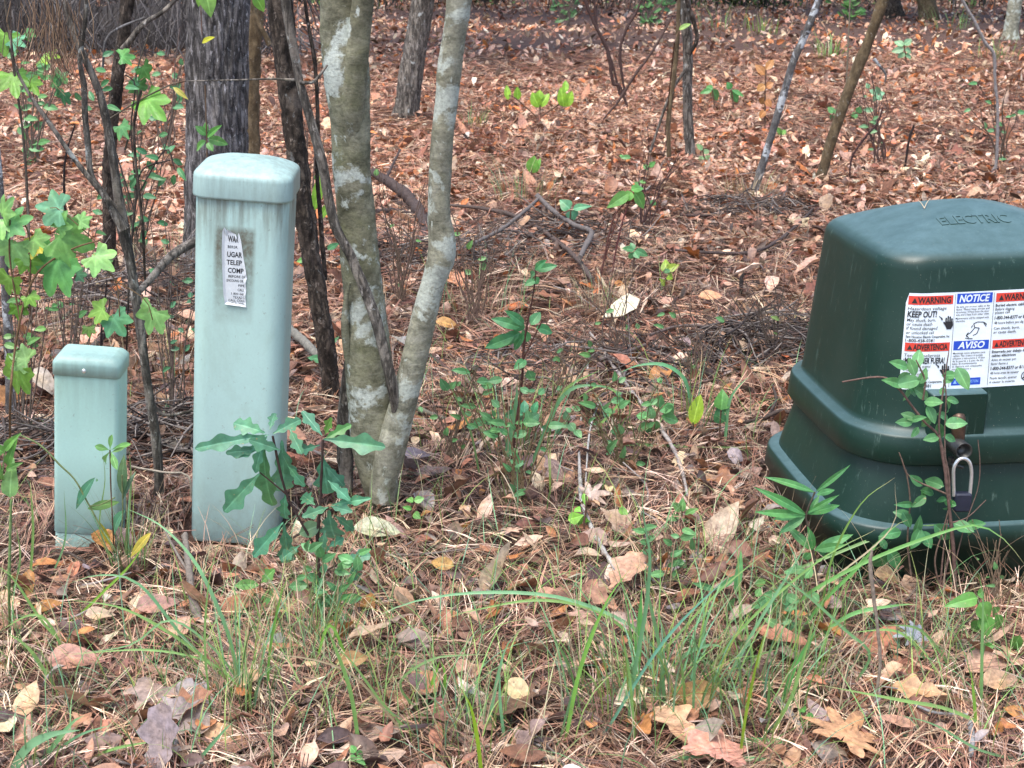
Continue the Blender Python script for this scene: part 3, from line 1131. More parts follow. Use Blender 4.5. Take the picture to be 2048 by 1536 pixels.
# ------------------------------------------------------------------ the green electric box
def box_mat():
    m, nt, b = new_mat('dark_green_plastic')
    v = coords(nt)
    n1 = noise(nt, v, 6, 5, .65)
    n2 = noise(nt, coords(nt, (60, 60, 7)), 1.2, 5, .7)
    n3 = noise(nt, v, 350, 2, .5)
    c = mix(nt, ramp(nt, n1, [(.35, (0, 0, 0)), (.7, (1, 1, 1))]), (.005, .027, .018), (.008, .034, .024))
    c = mix(nt, ramp(nt, n2, [(.61, (0, 0, 0)), (.72, (.6, .6, .6))]), c, (.10, .16, .13))
    c = mix(nt, ramp(nt, noise(nt, v, 3.2, 5, .6), [(.5, (0, 0, 0)), (.75, (.3, .3, .3))]), c, (.04, .06, .05))
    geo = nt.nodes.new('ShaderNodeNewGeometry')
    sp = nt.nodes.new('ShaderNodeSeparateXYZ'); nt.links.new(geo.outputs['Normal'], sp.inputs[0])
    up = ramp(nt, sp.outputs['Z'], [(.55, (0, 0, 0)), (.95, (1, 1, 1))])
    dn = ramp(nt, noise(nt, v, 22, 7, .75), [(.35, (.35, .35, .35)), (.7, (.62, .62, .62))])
    c = mix(nt, mix(nt, 1.0, up, dn, 'MULTIPLY'), c, (.13, .22, .24))          # settled dust, tinted blue-green to paint in the sky's sheen
    fl = ramp(nt, noise(nt, v, 240, 2, .5), [(.73, (0, 0, 0)), (.75, (.6, .6, .6))])
    c = mix(nt, fl, c, (.25, .24, .18))
    nt.links.new(c, b.inputs['Base Color'])
    nr = nt.nodes.new('ShaderNodeMapRange')
    nr.inputs['To Min'].default_value = .36
    nr.inputs['To Max'].default_value = .50
    nt.links.new(n1, nr.inputs[0]); nt.links.new(nr.outputs[0], b.inputs['Roughness'])
    b.inputs['Specular IOR Level'].default_value = .42
    bump(nt, b, n3, .08, .001)
    return m


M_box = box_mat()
box = thing('electric_pedestal', 'big dark green plastic electric box with a domed hood and warning stickers', 'utility box',
            (BOX['x'], BOX['y'], -.005), rot=(0, 0, BOX['yaw']))
BW = .012
mb = MB()
loft(mb, [(-.10, .403, .354, .14, 0, 0, .01, .02), (.074, .403, .354, .14, 0, 0, .01, .02), (.076, .417, .366, .15, 0, 0, .01, .02), (.128, .412, .361, .15, 0, 0, .01, .02),
          (.134, .407, .355, .15, 0, 0, .01, .02), (.139, .375, .325, .13, 0, 0, .01, .02)], 8, 6)
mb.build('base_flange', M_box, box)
mb = MB()
loft(mb, [(.12, .390, .345, .15, 0, 0, .01, .02), (.18, .376, .336, .15, 0, 0, .01, .02), (.31, .343, .308, .14, 0, 0, .01, .02)], 8, 6)
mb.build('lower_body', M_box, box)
hood = [(.280, .347, .315, .14, 0, .0, .01, .02), (.282, .368, .334, .15, 0, 0, .01, .02), (.288, .372, .338, .15, 0, 0, .01, .02), (.347, .368, .332, .15, 0, 0, .01, .02),
        (.355, .364, .328, .15, 0, 0, .01, .02), (.359, .343, .314, .14, 0, .002, .01, .02), (.375, .339, .309, .135, 0, .004, .01, .02)]
for t in np.linspace(.12, 1, 9):
    hood.append((.375 + (.735 - .375) * t, .339 - .041 * t, .309 - .050 * t, .135 - .045 * t, -.005 * t, .004 + .012 * t, .01, .018))
hx0, hy0 = .298, .259
for a in np.linspace(15, 78, 6):
    q = R(a); k = .045
    hood.append((.735 + k * math.sin(q), hx0 - k * (1 - math.cos(q)), hy0 - k * (1 - math.cos(q)), .09, -.005, .016, .01, .018))
zt, ht, hx1, hy1 = hood[-1][0], .074, hood[-1][1], hood[-1][2]
for s_ in (.93, .84, .74, .62, .5, .38, .26, .14, .04):
    hood.append((zt + ht * (1 - s_**1.45), hx1 * s_, hy1 * s_, .09 * max(s_, .3), -.005, .016, .01 * s_, .018 * s_))
mb = MB()
loft(mb, hood, 10, 8)
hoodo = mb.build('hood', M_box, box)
hb = bvh_of(hoodo)
# raised word on the roof slope
dec = Decal(hb, lambda u, v: (u, v, 1.2), (0, 0, -1))
V, F = text2d('ELECTRIC', .036, .012, 0, 1.15, 3)
V = (V - np.array([(V[:, 0].max() + V[:, 0].min()) / 2, 0])) * np.array([1, 1.55]) + np.array([-.040, -.122])
dec.put(V, F, .0020, 0)
nV = len(V)
dec.put(V, F[:, ::-1], -.001, 0)
# side walls of the letters from boundary edges
from collections import Counter
cnt = Counter()
for f in F:
    for a, b in ((f[0], f[1]), (f[1], f[2]), (f[2], f[0])):
        cnt[(int(a), int(b))] += 1
edges = [(a, b) for (a, b) in cnt if (b, a) not in cnt]
allv = np.vstack([dec.mb.v[0], dec.mb.v[1]])
dec.mb.add(allv, [(a, b, b + nV, a + nV) for a, b in edges])
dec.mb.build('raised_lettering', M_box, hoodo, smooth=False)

# warning sticker: units of the artwork are 1/6.4 photo pixels, 1745 x 1240
K = .000183
U0, V0 = -.256, .684
dec = Decal(hb, lambda u, v: (u + .055 * (v - V0), -.9, v + .022 * (u - U0)), (0, 1, 0))
ax = lambda a: U0 + a * K
ay = lambda a: V0 - a * K      # the sheet sits a little askew on the tapering face


def bar(a0, b0, a1, b1, mi, off=.0016, nu=8):
    dec.grid(ax(a0), ay(b1), ax(a1), ay(b0), off, mi, nu, 2)


def tx(t_, a, b, size, mi=3, bold=0, shear=0, width=None, off=.0021):
    dec.text(t_, ax(a), ay(b), size * K, off, mi, bold, shear, None if width is None else width * K)


def tri(a, b, s_, mi):
    dec.put([(ax(a), ay(b)), (ax(a + s_), ay(b)), (ax(a + s_ / 2), ay(b - s_))], [(0, 1, 2)], .0021, mi)


dec.grid(ax(0), ay(1240), ax(1745), ay(0), .0010, 0, 24, 10, rnd=30 * K)
WHITE, RED, BLUE, INK = 0, 1, 2, 3


def hand(a, b, s_):
    # arm-less warning hand: palm, four fingers, thumb and a bolt
    def poly(pts, mi=3, off=.0021):
        c0 = np.mean(pts, 0)
        UVp = [(ax(a + c0[0] * s_), ay(b + c0[1] * s_))] + [(ax(a + p[0] * s_), ay(b + p[1] * s_)) for p in pts]
        m_ = len(pts)
        dec.put(UVp, [(0, 1 + (i_ + 1) % m_, 1 + i_) for i_ in range(m_)], off, mi)
    poly([(.38, .42), (.92, .42), (.95, .7), (.82, .98), (.5, .98), (.38, .75)])
    for fx, ft in ((.40, .12), (.55, .0), (.70, .04), (.84, .18)):
        poly([(fx - .055, .5), (fx - .055, ft + .04), (fx, ft), (fx + .055, ft + .04), (fx + .055, .5)], off=.0022)
    poly([(.42, .78), (.2, .5), (.22, .42), (.3, .44), (.48, .6)], off=.0023)
    poly([(-.15, -.02), (.12, .16), (.16, .3), (.05, .3), (.04, .2), (-.15, .03)], off=.0021)


for (x0, big) in ((0, 0), (1130, 1)):
    bar(x0 + 25, 35, x0 + 585, 148, RED)
    tri(x0 + 62, 128, 68, INK)
    tx('WARNING', x0 + 132, 128, 108, INK, .03, 0, 425)
    bar(x0 + 25, 635, x0 + 585, 745, RED)
    tri(x0 + 50, 725, 62, INK)
    tx('ADVERTENCIA', x0 + 118, 725, 104, INK, .03, 0, 440)
tx('Hazardous voltage', 25, 215, 58, INK, .002, .15, 480)
tx('KEEP OUT!', 25, 305, 108, INK, .03, .1, 360)
for t_, b, w_ in (('May shock, burn,', 360, 350), ('or cause death', 412, 310), ('if found damaged', 465, 380), ('or unlocked call', 520, 340)):
    tx(t_, 25, b, 54, INK, .002, .15, w_)
tx('Sam Houston Electric Cooperative, Inc', 25, 570, 42, INK, .02, 0, 545)
tx('1-800-458-0381', 25, 622, 54, INK, .015, 0, 350)
hand(440, 295, 175)
tx('Tensión peligrosa', 25, 815, 58, INK, .002, .1, 440)
tx('¡MANTENER FUERA!', 20, 900, 104, INK, .03, .08, 510)
for t_, b, w_ in (('Puede sacudir, quemar', 950, 330), ('o causar la muerte', 1000, 300), ('si se encuentra', 1048, 290), ('dañada llama a', 1096, 310)):
    tx(t_, 25, b, 52, INK, .002, .12, w_)
tx('Sam Houston Electric Cooperative, Inc', 25, 1150, 42, INK, .02, 0, 545)
tx('1-800-458-0381', 25, 1205, 54, INK, .015, 0, 350)
hand(440, 905, 175)
for a in (612, 1128):
    bar(a - 2, 25, a + 3, 1215, INK, .0016, 1)
bar(635, 20, 1105, 148, BLUE)
tx('NOTICE', 665, 128, 128, WHITE, .03, .22, 405)
bar(635, 625, 1105, 742, BLUE)
tx('AVISO', 690, 722, 120, WHITE, .03, .22, 360)
for k, t_ in enumerate(('Be sure you or your cable or file', 'fence. Please keep shrubs and', 'structures 10 feet from the door', 'side and 3 feet from other sides', 'Maintenance will be delayed with', 'obstacles.')):
    tx(t_, 635, 198 + k * 34 + (12 if k > 3 else 0), 34, INK, .006, 0, 440 if k < 5 else 130)
for k, t_ in enumerate(('Mantenga estos arbustos para', 'cables. No crezca ni ponga', 'arbustos o estructuras a 10 pies', 'de la puerta y 3 pies de los', 'lados. El mantenimiento', 'se demora con obstáculos', 'por favor llame a', 'la compañía')):
    tx(t_, 635, 792 + k * 34, 34, INK, .006, 0, (430, 400, 430, 410, 330, 400, 260, 200)[k])
bar(640, 1105, 1030, 1195, BLUE)
tx('SAM HOUSTON', 740, 1168, 52, 4, .01, 0, 260, .0021)
tri(665, 1175, 50, 4)
# the little sketch of someone digging
sk = [((790, 560), (850, 520), (900, 460), (960, 470)), ((900, 460), (880, 410), (930, 390), (1010, 395), (1040, 440)), ((780, 590), (830, 600), (880, 600)),
      ((820, 520), (790, 560), (830, 585)), ((960, 470), (930, 540), (880, 560)), ((1010, 395), (1050, 420), (1045, 455)), ((870, 430), (850, 460))]
for l in sk:
    for (a0, b0), (a1, b1) in zip(l[:-1], l[1:]):
        dx_, dy_ = a1 - a0, b1 - b0
        q = 5 / math.hypot(dx_, dy_)
        dec.put([(ax(a0 - dy_ * q), ay(b0 + dx_ * q)), (ax(a0 + dy_ * q), ay(b0 - dx_ * q)), (ax(a1 + dy_ * q), ay(b1 - dx_ * q)), (ax(a1 - dy_ * q), ay(b1 + dx_ * q))], [(0, 1, 2, 3)], .0021, INK)
tx('Buried electric cable below', 1155, 205, 46, INK, .025, 0, 540)
for t_, b, w_ in (('Before digging', 255, 260), ('please call', 298, 200)):
    tx(t_, 1155, b, 48, INK, .004, .1, w_)
tx('1-800-344-8377 or 811', 1155, 370, 60, INK, .02, .08, 450)
for t_, b, w_ in (('48 hours before you dig', 430, 400), ('Can shock, burn,', 500, 350), ('or cause death.', 550, 310)):
    tx(t_, 1155, b, 48, INK, .006, .1, w_)
tx('Enterrado por debajo de los', 1155, 800, 46, INK, .025, 0, 530)
tx('cables eléctricos', 1155, 850, 46, INK, .025, 0, 330)
for t_, b, w_ in (('Antes de excavar por', 905, 340), ('favor llame a', 955, 230)):
    tx(t_, 1155, b, 46, INK, .004, .1, w_)
tx('1-800-344-8377 or 811', 1155, 1020, 58, INK, .02, .08, 460)
for t_, b, w_ in (('48 horas antes de excavar', 1075, 390), ('Puede sacudir, quemar', 1140, 370), ('o causar la muerte.', 1190, 350)):
    tx(t_, 1155, b, 44, INK, .006, .1, w_)
for (ca, cb) in ((1640, 530), (1640, 1120)):
    rg = [(math.cos(R(t)), math.sin(R(t))) for t in range(0, 360, 20)]
    UVr = [(ax(ca + x * 58), ay(cb + y * 58)) for x, y in rg] + [(ax(ca + x * 48), ay(cb + y * 48)) for x, y in rg]
    dec.put(UVr, [(i_, (i_ + 1) % 18, 18 + (i_ + 1) % 18, 18 + i_) for i_ in range(18)], .0021, INK)
    dec.put([(ax(ca - 20), ay(cb - 35)), (ax(ca + 18), ay(cb - 35)), (ax(ca + 24), ay(cb + 30)), (ax(ca - 26), ay(cb + 30))], [(0, 1, 2, 3)], .0021, INK)
    dec.put([(ax(ca - 42), ay(cb + 28)), (ax(ca - 34), ay(cb + 38)), (ax(ca + 42), ay(cb - 28)), (ax(ca + 34), ay(cb - 38))], [(0, 1, 2, 3)], .0024, INK)
M_lblue = flat_mat('pale_blue_ink', (.25, .45, .8), .5)
dec.mb.build('warning_sticker', [M_white, M_red, M_blue, M_ink, M_lblue], hoodo, smooth=False)

# latch: raised block on the band, bolt, collar and staple
BI = (Matrix.Translation((BOX['x'], BOX['y'], -.005)) @ Matrix.Rotation(BOX['yaw'], 4, 'Z')).inverted()


def boxlocal(px, py, ylocal):
    """pixel -> box-local point on the plane y = ylocal"""
    o = BI @ Vector((0, 0, CAMZ)); d = (BI.to_3x3() @ ray(px, py))
    t = (ylocal - o.y) / d.y
    return o + d * t


mb = MB()
a, b = boxlocal(1868, 792, -.35), boxlocal(1968, 905, -.35)
cx, cz, hx, hz = (a.x + b.x) / 2, (a.z + b.z) / 2, (b.x - a.x) / 2, (a.z - b.z) / 2
secs = [(-.05, hx + .002, hz + .002, .006), (.012, hx, hz, .006), (.016, hx - .003, hz - .003, .006)]
tm_ = MB()
loft(tm_, secs, 4, 2)
for V, in zip(tm_.v):
    V2 = np.stack([V[:, 0] + cx, -.326 - V[:, 2], V[:, 1] + cz], -1)
    V[:] = V2
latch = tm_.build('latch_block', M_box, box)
mb = MB()
q1, q2, q3 = boxlocal(1917, 832, -.37), boxlocal(1917, 878, -.37), boxlocal(1919, 895, -.39)
tube(mb, [q1 + Vector((0, .004, .004)), q1, (q1 + q2) / 2, q2], [.003, .0145, .0165, .014], 20, .004)
mb.build('bolt', M_rust, latch)
mb = MB()
Y1, Y2 = -.415, -.34
prof = [(Y2, .019), (Y1, .0205), (Y1 - .001, .0195), (Y1 + .001, .0160), (Y1 + .022, .0150), (Y1 + .023, .002)]
ringn = 24
VV = [(q3.x + r_ * math.cos(2 * math.pi * k / ringn), y_, q3.z + r_ * math.sin(2 * math.pi * k / ringn)) for y_, r_ in prof for k in range(ringn)]
mb.add(VV, [(i_ * ringn + k, (i_ + 1) * ringn + k, (i_ + 1) * ringn + (k + 1) % ringn, i_ * ringn + (k + 1) % ringn) for i_ in range(len(prof) - 1) for k in range(ringn)])
mb.build('collar', M_gun, latch)
mb = MB()
q4, q5 = boxlocal(1902, 915, -.36), boxlocal(1894, 965, -.34)
tube(mb, [q4, (q4 + q5) / 2 + Vector((0, -.008, 0)), q5], [.008, .007, .009], 10, .006)
tube(mb, [boxlocal(1925, 935, -.395), boxlocal(1912, 931, -.395), boxlocal(1898, 930, -.36)], [.004, .004, .004], 8, .006)
mb.build('staple', M_gun, latch)

# padlock hanging from the staple
g = G(1925, 1150)
BM = BI.inverted()
lk = [BM @ boxlocal(px, py, -.425) for px, py in ((1908, 992), (1907, 960), (1908, 935), (1917, 920), (1929, 917), (1939, 925), (1943, 945), (1941, 975), (1938, 1000))]
pl = thing('padlock', 'padlock with a long bright steel shackle and dark blue body', 'padlock', tuple(BM @ boxlocal(1925, 1015, -.425)))
mb = MB()
tube(mb, lk, [.0042] * 9, 10, .004)
build_in(mb, 'shackle', M_steel, pl)
tm_ = MB()
loft(tm_, [(-.011, .0165, .0195, .004), (-.009, .0195, .0225, .005), (.009, .0195, .0225, .005), (.011, .0165, .0195, .004)], 4, 2, close_bot=True)
c_ = BM @ boxlocal(1924, 1003, -.425) - pl.location
for V in tm_.v:
    V[:] = np.stack([V[:, 0] + c_.x, -V[:, 2] + c_.y, V[:, 1] + c_.z], -1)
tm_.build('lock_body', M_lock, pl)
# a pair of dry needles on the roof
hit = hb.ray_cast(BI @ Vector((0, 0, CAMZ)), (BI.to_3x3() @ ray(1848, 418)).normalized())[0] or Vector((-.05, 0, .8))
hw = BM @ hit
t_ = thing('pine_needle_pair', 'forked dry pine needle pair lying on the green hood', 'pine needles', tuple(hw))
mb = MB()
for dx_, dz_ in ((-.012, .02), (.02, .024)):
    tube(mb, [hw + Vector((0, -.003, .002)), hw + Vector((dx_ * .4, .008, dz_ * .5 + .002)), hw + Vector((dx_, .02, dz_))], [.0013, .0012, .0006], 5, .006, (.5, .4, .28))
build_in(mb, 'needles', M_needle, t_)
#@@PART3
# ------------------------------------------------------------------ trees
# the two-stemmed lichened tree beside the tall pedestal
root, TY = stem_tree('forked_tree', 'olive barked forked tree with pale lichen blotches beside the tall pedestal', (762, 1022),
    [(764, 990, 66), (757, 940, 82), (750, 880, 96), (743, 800, 97), (738, 720, 93), (732, 640, 86), (722, 540, 79), (712, 430, 75), (704, 330, 76),
     (700, 240, 79), (692, 150, 92), (686, 60, 88), (684, -60, 84), (682, -300, 78), (680, -700, 70)],
    M_bark_smooth, d_smooth, 40, .012, cat='tree', flare=1.0,
    limbs=(([(765, 1000, 50), (768, 960, 54), (782, 900, 60), (800, 830, 56), (818, 760, 53), (836, 690, 52), (852, 620, 50), (868, 560, 50), (882, 515, 58), (884, 480, 56), (878, 430, 46),
              (879, 360, 45), (884, 290, 45), (893, 200, 46), (898, 140, 50), (908, 70, 46), (918, 0, 50), (930, -150, 48), (950, -400, 42), (965, -700, 38)], -.05, M_bark_stem, -.06),
           ([(700, 330, 22, -.005), (700, 285, 40, -.018), (702, 240, 50, -.028), (706, 190, 52, -.036), (711, 140, 50, -.043), (717, 80, 46, -.052), (724, 20, 45, -.06), (738, -100, 42, -.08), (760, -320, 36, -.1)], 0, M_bark_smooth),
           ([(700, 1010, 12), (692, 940, 30), (690, 860, 34), (692, 780, 24), (696, 700, 8)], .05, M_bark_grey, .03),
           ([(700, 745, 8), (694, 700, 16), (690, 650, 16), (692, 600, 10), (700, 565, 5)], -.03, M_bark_smooth, -.035)))
# the thin grey stem leaning across it
stem_tree('leaning_sapling', 'thin grey bare sapling leaning across the forked tree trunk', (776, 1050),
    [(784, 960, 5, .07), (788, 890, 7, .05), (791, 830, 15, .015), (785, 775, 22), (768, 700, 22), (752, 640, 22), (728, 575, 22), (700, 510, 20), (672, 455, 20), (656, 390, 20), (645, 330, 20), (630, 270, 18), (614, 215, 17), (600, 165, 17), (588, 100, 19), (576, 40, 19), (568, -30, 19), (556, -160, 18), (540, -400, 16)],
    M_bark_grey, d_knobby, 14, .012, limbs=(([(600, 165, 8), (625, 165, 6), (640, 150, 6), (655, 130, 4)], -.01), ([(598, 160, 6), (540, 158, 4), (470, 160, 3), (375, 162, 2)], .02), ), cat='sapling', flare=1.0)
# dark flaking trunk behind the tall pedestal
stem_tree('dark_trunk_tree', 'nearly black flaky trunk leaning left behind the tall pedestal', (664, 800),
    [(662, 770, 34), (656, 720, 35), (648, 660, 36), (636, 590, 38), (622, 510, 38), (610, 430, 39), (600, 350, 40), (588, 260, 42), (578, 180, 44), (568, 90, 46), (560, 0, 48), (548, -140, 50), (530, -420, 48)],
    M_bark_dark, d_flaky, 32, .01, limbs=(([(650, 560, 10), (642, 450, 9), (634, 340, 8), (636, 250, 8), (630, 130, 8), (612, 20, 7), (600, -80, 6)], .06),))
# big furrowed pine
stem_tree('big_pine', 'thick dark grey furrowed pine trunk behind the tall pedestal', (434, 545),
    [(434, 510, 134), (434, 450, 128), (434, 360, 124), (434, 250, 122), (434, 140, 124), (436, 40, 126), (438, -60, 126), (442, -300, 122)],
    M_bark_pine, d_pine, 128, .012, flare=1.12)
stem_tree('brown_trunk_tree', 'slim dark brown trunk standing just right of the big pine', (508, 430),
    [(508, 400, 32), (506, 300, 30), (504, 200, 30), (508, 100, 30), (512, 0, 32), (516, -200, 30)], M_bark_brown, d_flaky, 20, .02,
    limbs=(([(540, 90, 12), (520, 50, 9), (505, 10, 7), (498, -60, 6)], -.1, M_bark_brown), ))
stem_tree('grey_tree', 'grey furrowed tree leaning right between the two stems of the forked tree', (812, 240),
    [(814, 215, 50), (820, 160, 48), (830, 100, 46), (842, 30, 46), (852, -40, 44), (868, -160, 42)], M_bark_grey, d_pine, 40, .03, flare=1.15)
stem_tree('slender_tree', 'slender grey-brown upright tree with a thin green companion stem', (1380, 322),
    [(1380, 300, 20), (1376, 240, 20), (1375, 180, 19), (1376, 110, 20), (1372, 40, 22), (1368, -30, 22), (1362, -150, 20)], M_bark_grey, d_knobby, 20, .03,
    limbs=(([(1338, 315, 9), (1337, 240, 9), (1346, 170, 9), (1354, 90, 9), (1358, 0, 8), (1362, -90, 7)], -.15, M_bark_brown),
           ([(1378, 110, 8), (1394, 80, 8), (1388, 45, 9), (1376, 10, 9), (1370, -30, 8)], -.1, M_bark_dark),
           ([(1300, 305, 5), (1340, 190, 6), (1378, 130, 7)], -.1, M_bark_grey)))
stem_tree('leaning_grey_tree', 'thin blue-grey lichened tree leaning right behind the clearing', (1504, 392),
    [(1510, 375, 17), (1520, 345, 16), (1534, 300, 15), (1552, 240, 15), (1570, 180, 15), (1586, 125, 15), (1606, 80, 15), (1626, 30, 14), (1642, -15, 13), (1670, -120, 12)], M_bark_lich, d_knobby, 16, .02, flare=1.6,
    limbs=(([(1592, 120, 6), (1600, 90, 4), (1604, 60, 3)], 0),), cat='sapling')
stem_tree('leaning_brown_tree', 'smooth brown tree leaning right behind the green box', (1640, 365),
    [(1646, 340, 20), (1660, 290, 21), (1680, 230, 21), (1702, 170, 21), (1722, 120, 24), (1738, 80, 20), (1756, 30, 22), (1772, -20, 22), (1800, -140, 20)], M_bark_brown, d_knobby, 20, .02, flare=1.15,
    limbs=(([(1748, 118, 7), (1764, 138, 5), (1772, 150, 4), (1770, 165, 3)], 0, M_bark_lich),), cat='sapling')
stem_tree('far_grey_tree', 'grey mossy trunk at the far edge above the green box', (2020, 80), [(2022, 60, 30), (2028, 20, 28), (2036, -30, 28), (2050, -120, 27)], M_bark_stem, d_smooth, 24, .05)
stem_tree('far_dark_tree', 'broad dark trunk far back above the leaning brown tree', (1778, 34), [(1778, 15, 50), (1780, -30, 46), (1780, -120, 46)], M_bark_dark, d_flaky, 32, .05)
stem_tree('far_brown_tree', 'dark brown trunk far back between the far dark and grey trunks', (1856, 38), [(1856, 20, 36), (1850, -20, 34), (1846, -120, 34)], M_bark_brown, d_flaky, 28, .05)
stem_tree('far_shaded_tree', 'dim trunk far back beyond the top of the forked tree', (985, 8), [(985, -10, 40), (986, -60, 38), (984, -160, 36)], M_bark_dark, d_flaky, 24, .06)

# left: dark dead trunk and the crooked sapling
stem_tree('shaded_trunk_tree', 'dark bare trunk standing behind the crooked sapling', (222, 545),
    [(220, 500, 26), (218, 430, 24), (216, 350, 24), (222, 280, 24), (230, 200, 26), (240, 120, 26), (248, 60, 26), (256, -20, 26), (262, -150, 24)], M_bark_dark, d_flaky, 20, .02,
    limbs=(([(246, 100, 14), (285, 50, 10), (330, 20, 8), (380, -30, 7)], -.1, M_bark_grey),
           ([(205, 140, 5), (212, 80, 5), (240, 55, 5), (290, 35, 4)], -.3, M_bark_lich)))
r_, CY = stem_tree('crooked_sapling', 'crooked grey sapling with forked upper branches behind the small pedestal', (318, 1000),
    [(318, 960, 19), (312, 880, 19), (300, 800, 18), (290, 730, 17), (280, 650, 20), (268, 570, 18), (258, 510, 20), (245, 450, 26), (238, 400, 20), (228, 330, 17), (218, 270, 16), (205, 205, 15), (185, 150, 14), (160, 95, 15), (140, 40, 16), (125, -20, 14), (110, -120, 12)],
    M_bark_grey, d_knobby, 18, .012, cat='sapling',
    limbs=(([(248, 460, 20), (222, 415, 16), (205, 385, 14), (182, 350, 13), (176, 290, 12), (170, 230, 12), (168, 170, 12), (160, 120, 10), (170, 40, 9), (175, -60, 8)], -.03),
           ([(215, 400, 11), (150, 320, 10), (105, 255, 9), (60, 190, 7), (30, 130, 6), (20, 60, 5)], -.05),
           ([(232, 415, 7), (216, 395, 6)], -.03),
           ([(262, 600, 11), (300, 560, 15), (345, 510, 18), (400, 478, 18)], .06, None, .2),
           ([(300, 800, 9), (330, 830, 7), (390, 820, 5)], .04),
           ([(282, 180, 5), (268, 250, 6), (272, 330, 6), (285, 450, 6), (290, 560, 5)], -.02, M_bark_dark)))
mb = MB()
for k in range(120):
    px = random.gauss(105, 34); py = random.uniform(-30, 70)
    p = P(px, py, CY + random.uniform(-.3, .3))
    L = random.uniform(.08, .17)
    tube(mb, [p, p + Vector((random.uniform(-.02, .02), random.uniform(-.02, .02), -L * .5)), p + Vector((random.uniform(-.05, .05), random.uniform(-.05, .05), -L))], [.0011, .0011, .0006], 3, .05,
         random.choice([(.22, .13, .08), (.14, .09, .06), (.34, .22, .13), (.09, .06, .045)]), cap=False)
build_in(mb, 'caught_needles', M_needle, r_)
stem_tree('edge_sapling', 'lichened grey stem cut by the edge beside the short pedestal', (22, 830),
    [(20, 740, 18), (18, 680, 20), (12, 600, 17), (8, 520, 16), (4, 420, 14), (-10, 250, 12), (-30, 0, 10)], M_bark_lich, d_knobby, 14, .02, cat='sapling')

# thin whips, standing
def whip(name, label, base, paths, col=(.07, .045, .035), cat='bare shoot', group=None):
    g = G(*base)
    root = thing(name, label, cat, tuple(g), group)
    for i, l in enumerate(paths):
        mb = MB()
        pp, rr = pxpath(l, g.y)
        if i == 0: pp = [g - Vector((0, 0, .03))] + pp; rr = [rr[0]] + rr
        tube(mb, pp, rr, 7, .02, col, disp=lambda th, s, r: r * .25 * vnoise(np.cos(th), np.sin(th), s * 45), maxn=120)
        build_in(mb, 'stem' if i == 0 else 'branch', M_twig, root)
    return root


whip('bare_shoot', 'forked dark bare shoot spreading in the clearing above the leaning branch', (1262, 225), [[(1250, 200, 6), (1238, 170, 6), (1226, 165, 7), (1215, 100, 8), (1190, 50, 7), (1170, 0, 7), (1150, -60, 6)],
     [(1240, 190, 5), (1222, 120, 5), (1196, 60, 5), (1188, 0, 5), (1180, -40, 4)], [(1250, 190, 5), (1240, 110, 6), (1252, 60, 6), (1275, 20, 5), (1290, -30, 5)]], (.07, .04, .035))
whip('bare_shoot', 'dark bare shoot slanting right up to the slender tree', (1196, 258), [[(1210, 235, 4), (1235, 205, 5), (1270, 150, 6), (1300, 110, 5), (1330, 60, 5), (1345, 30, 4)]], (.09, .055, .045))
whip('bare_shoot', 'short black upright shoot among the pale leaves behind the green hood', (1808, 345), [[(1812, 320, 5), (1818, 280, 5), (1828, 250, 4)]], (.03, .02, .018))
whip('bare_shoot', 'arched dark shoot bending over behind the leaning brown tree', (1700, 365), [[(1700, 340, 4), (1706, 310, 4), (1730, 275, 4), (1755, 245, 4), (1765, 215, 3)]], (.06, .03, .03))
whip('bare_shoot', 'tall whitish lichened whip hanging over the far side of the green box', (1990, 350), [[(1994, 300, 6), (1995, 220, 6), (1990, 160, 6), (1988, 110, 7), (1970, 85, 7), (1950, 45, 6), (1925, 0, 6), (1905, -50, 5)], [(1992, 330, 4), (1975, 355, 4), (1960, 372, 3)]], (.26, .24, .23))
whip('bare_shoot', 'thin straight whip standing left of the leaning brown tree', (1690, 240), [[(1692, 180, 3), (1696, 100, 3), (1700, 0, 3), (1702, -50, 3)]], (.2, .17, .12))
whip('bare_shoot', 'thin black shoot standing left of the crooked sapling', (128, 590), [[(130, 520, 4), (130, 440, 5), (128, 370, 5), (132, 310, 4), (150, 250, 3)]], (.02, .015, .015))
whip('bare_shoot', 'spindly black double shoot just above the short pedestal', (196, 800), [[(200, 720, 4), (204, 650, 4), (210, 600, 4), (214, 560, 3)], [(204, 690, 3), (216, 640, 3), (220, 590, 2)]], (.03, .02, .02))
whip('bare_shoot', 'thin rusty stems rising behind the leaf mat right of the fork', (1195, 560), [[(1206, 530, 4), (1216, 480, 4), (1230, 430, 3), (1256, 400, 3)], [(1210, 520, 3), (1224, 470, 3), (1238, 430, 3)]], (.12, .05, .04))
whip('bare_shoot', 'stubby black upright stick in front of the leaning grey tree base', (1482, 590), [[(1482, 575, 8), (1484, 550, 9), (1488, 545, 4)]], (.03, .025, .022))
whip('bare_shoot', 'long pale twig arching across the front of the short pedestal', (380, 1010), [[(378, 955, 4), (330, 945, 4), (270, 935, 4), (262, 932, 3)]], (.45, .38, .3))
whip('bare_shoot', 'pale bent twig rising from the leaves below the green box', (1742, 1420), [[(1760, 1330, 7), (1748, 1200, 7), (1740, 1130, 8), (1744, 1100, 5)], ], (.28, .23, .18))

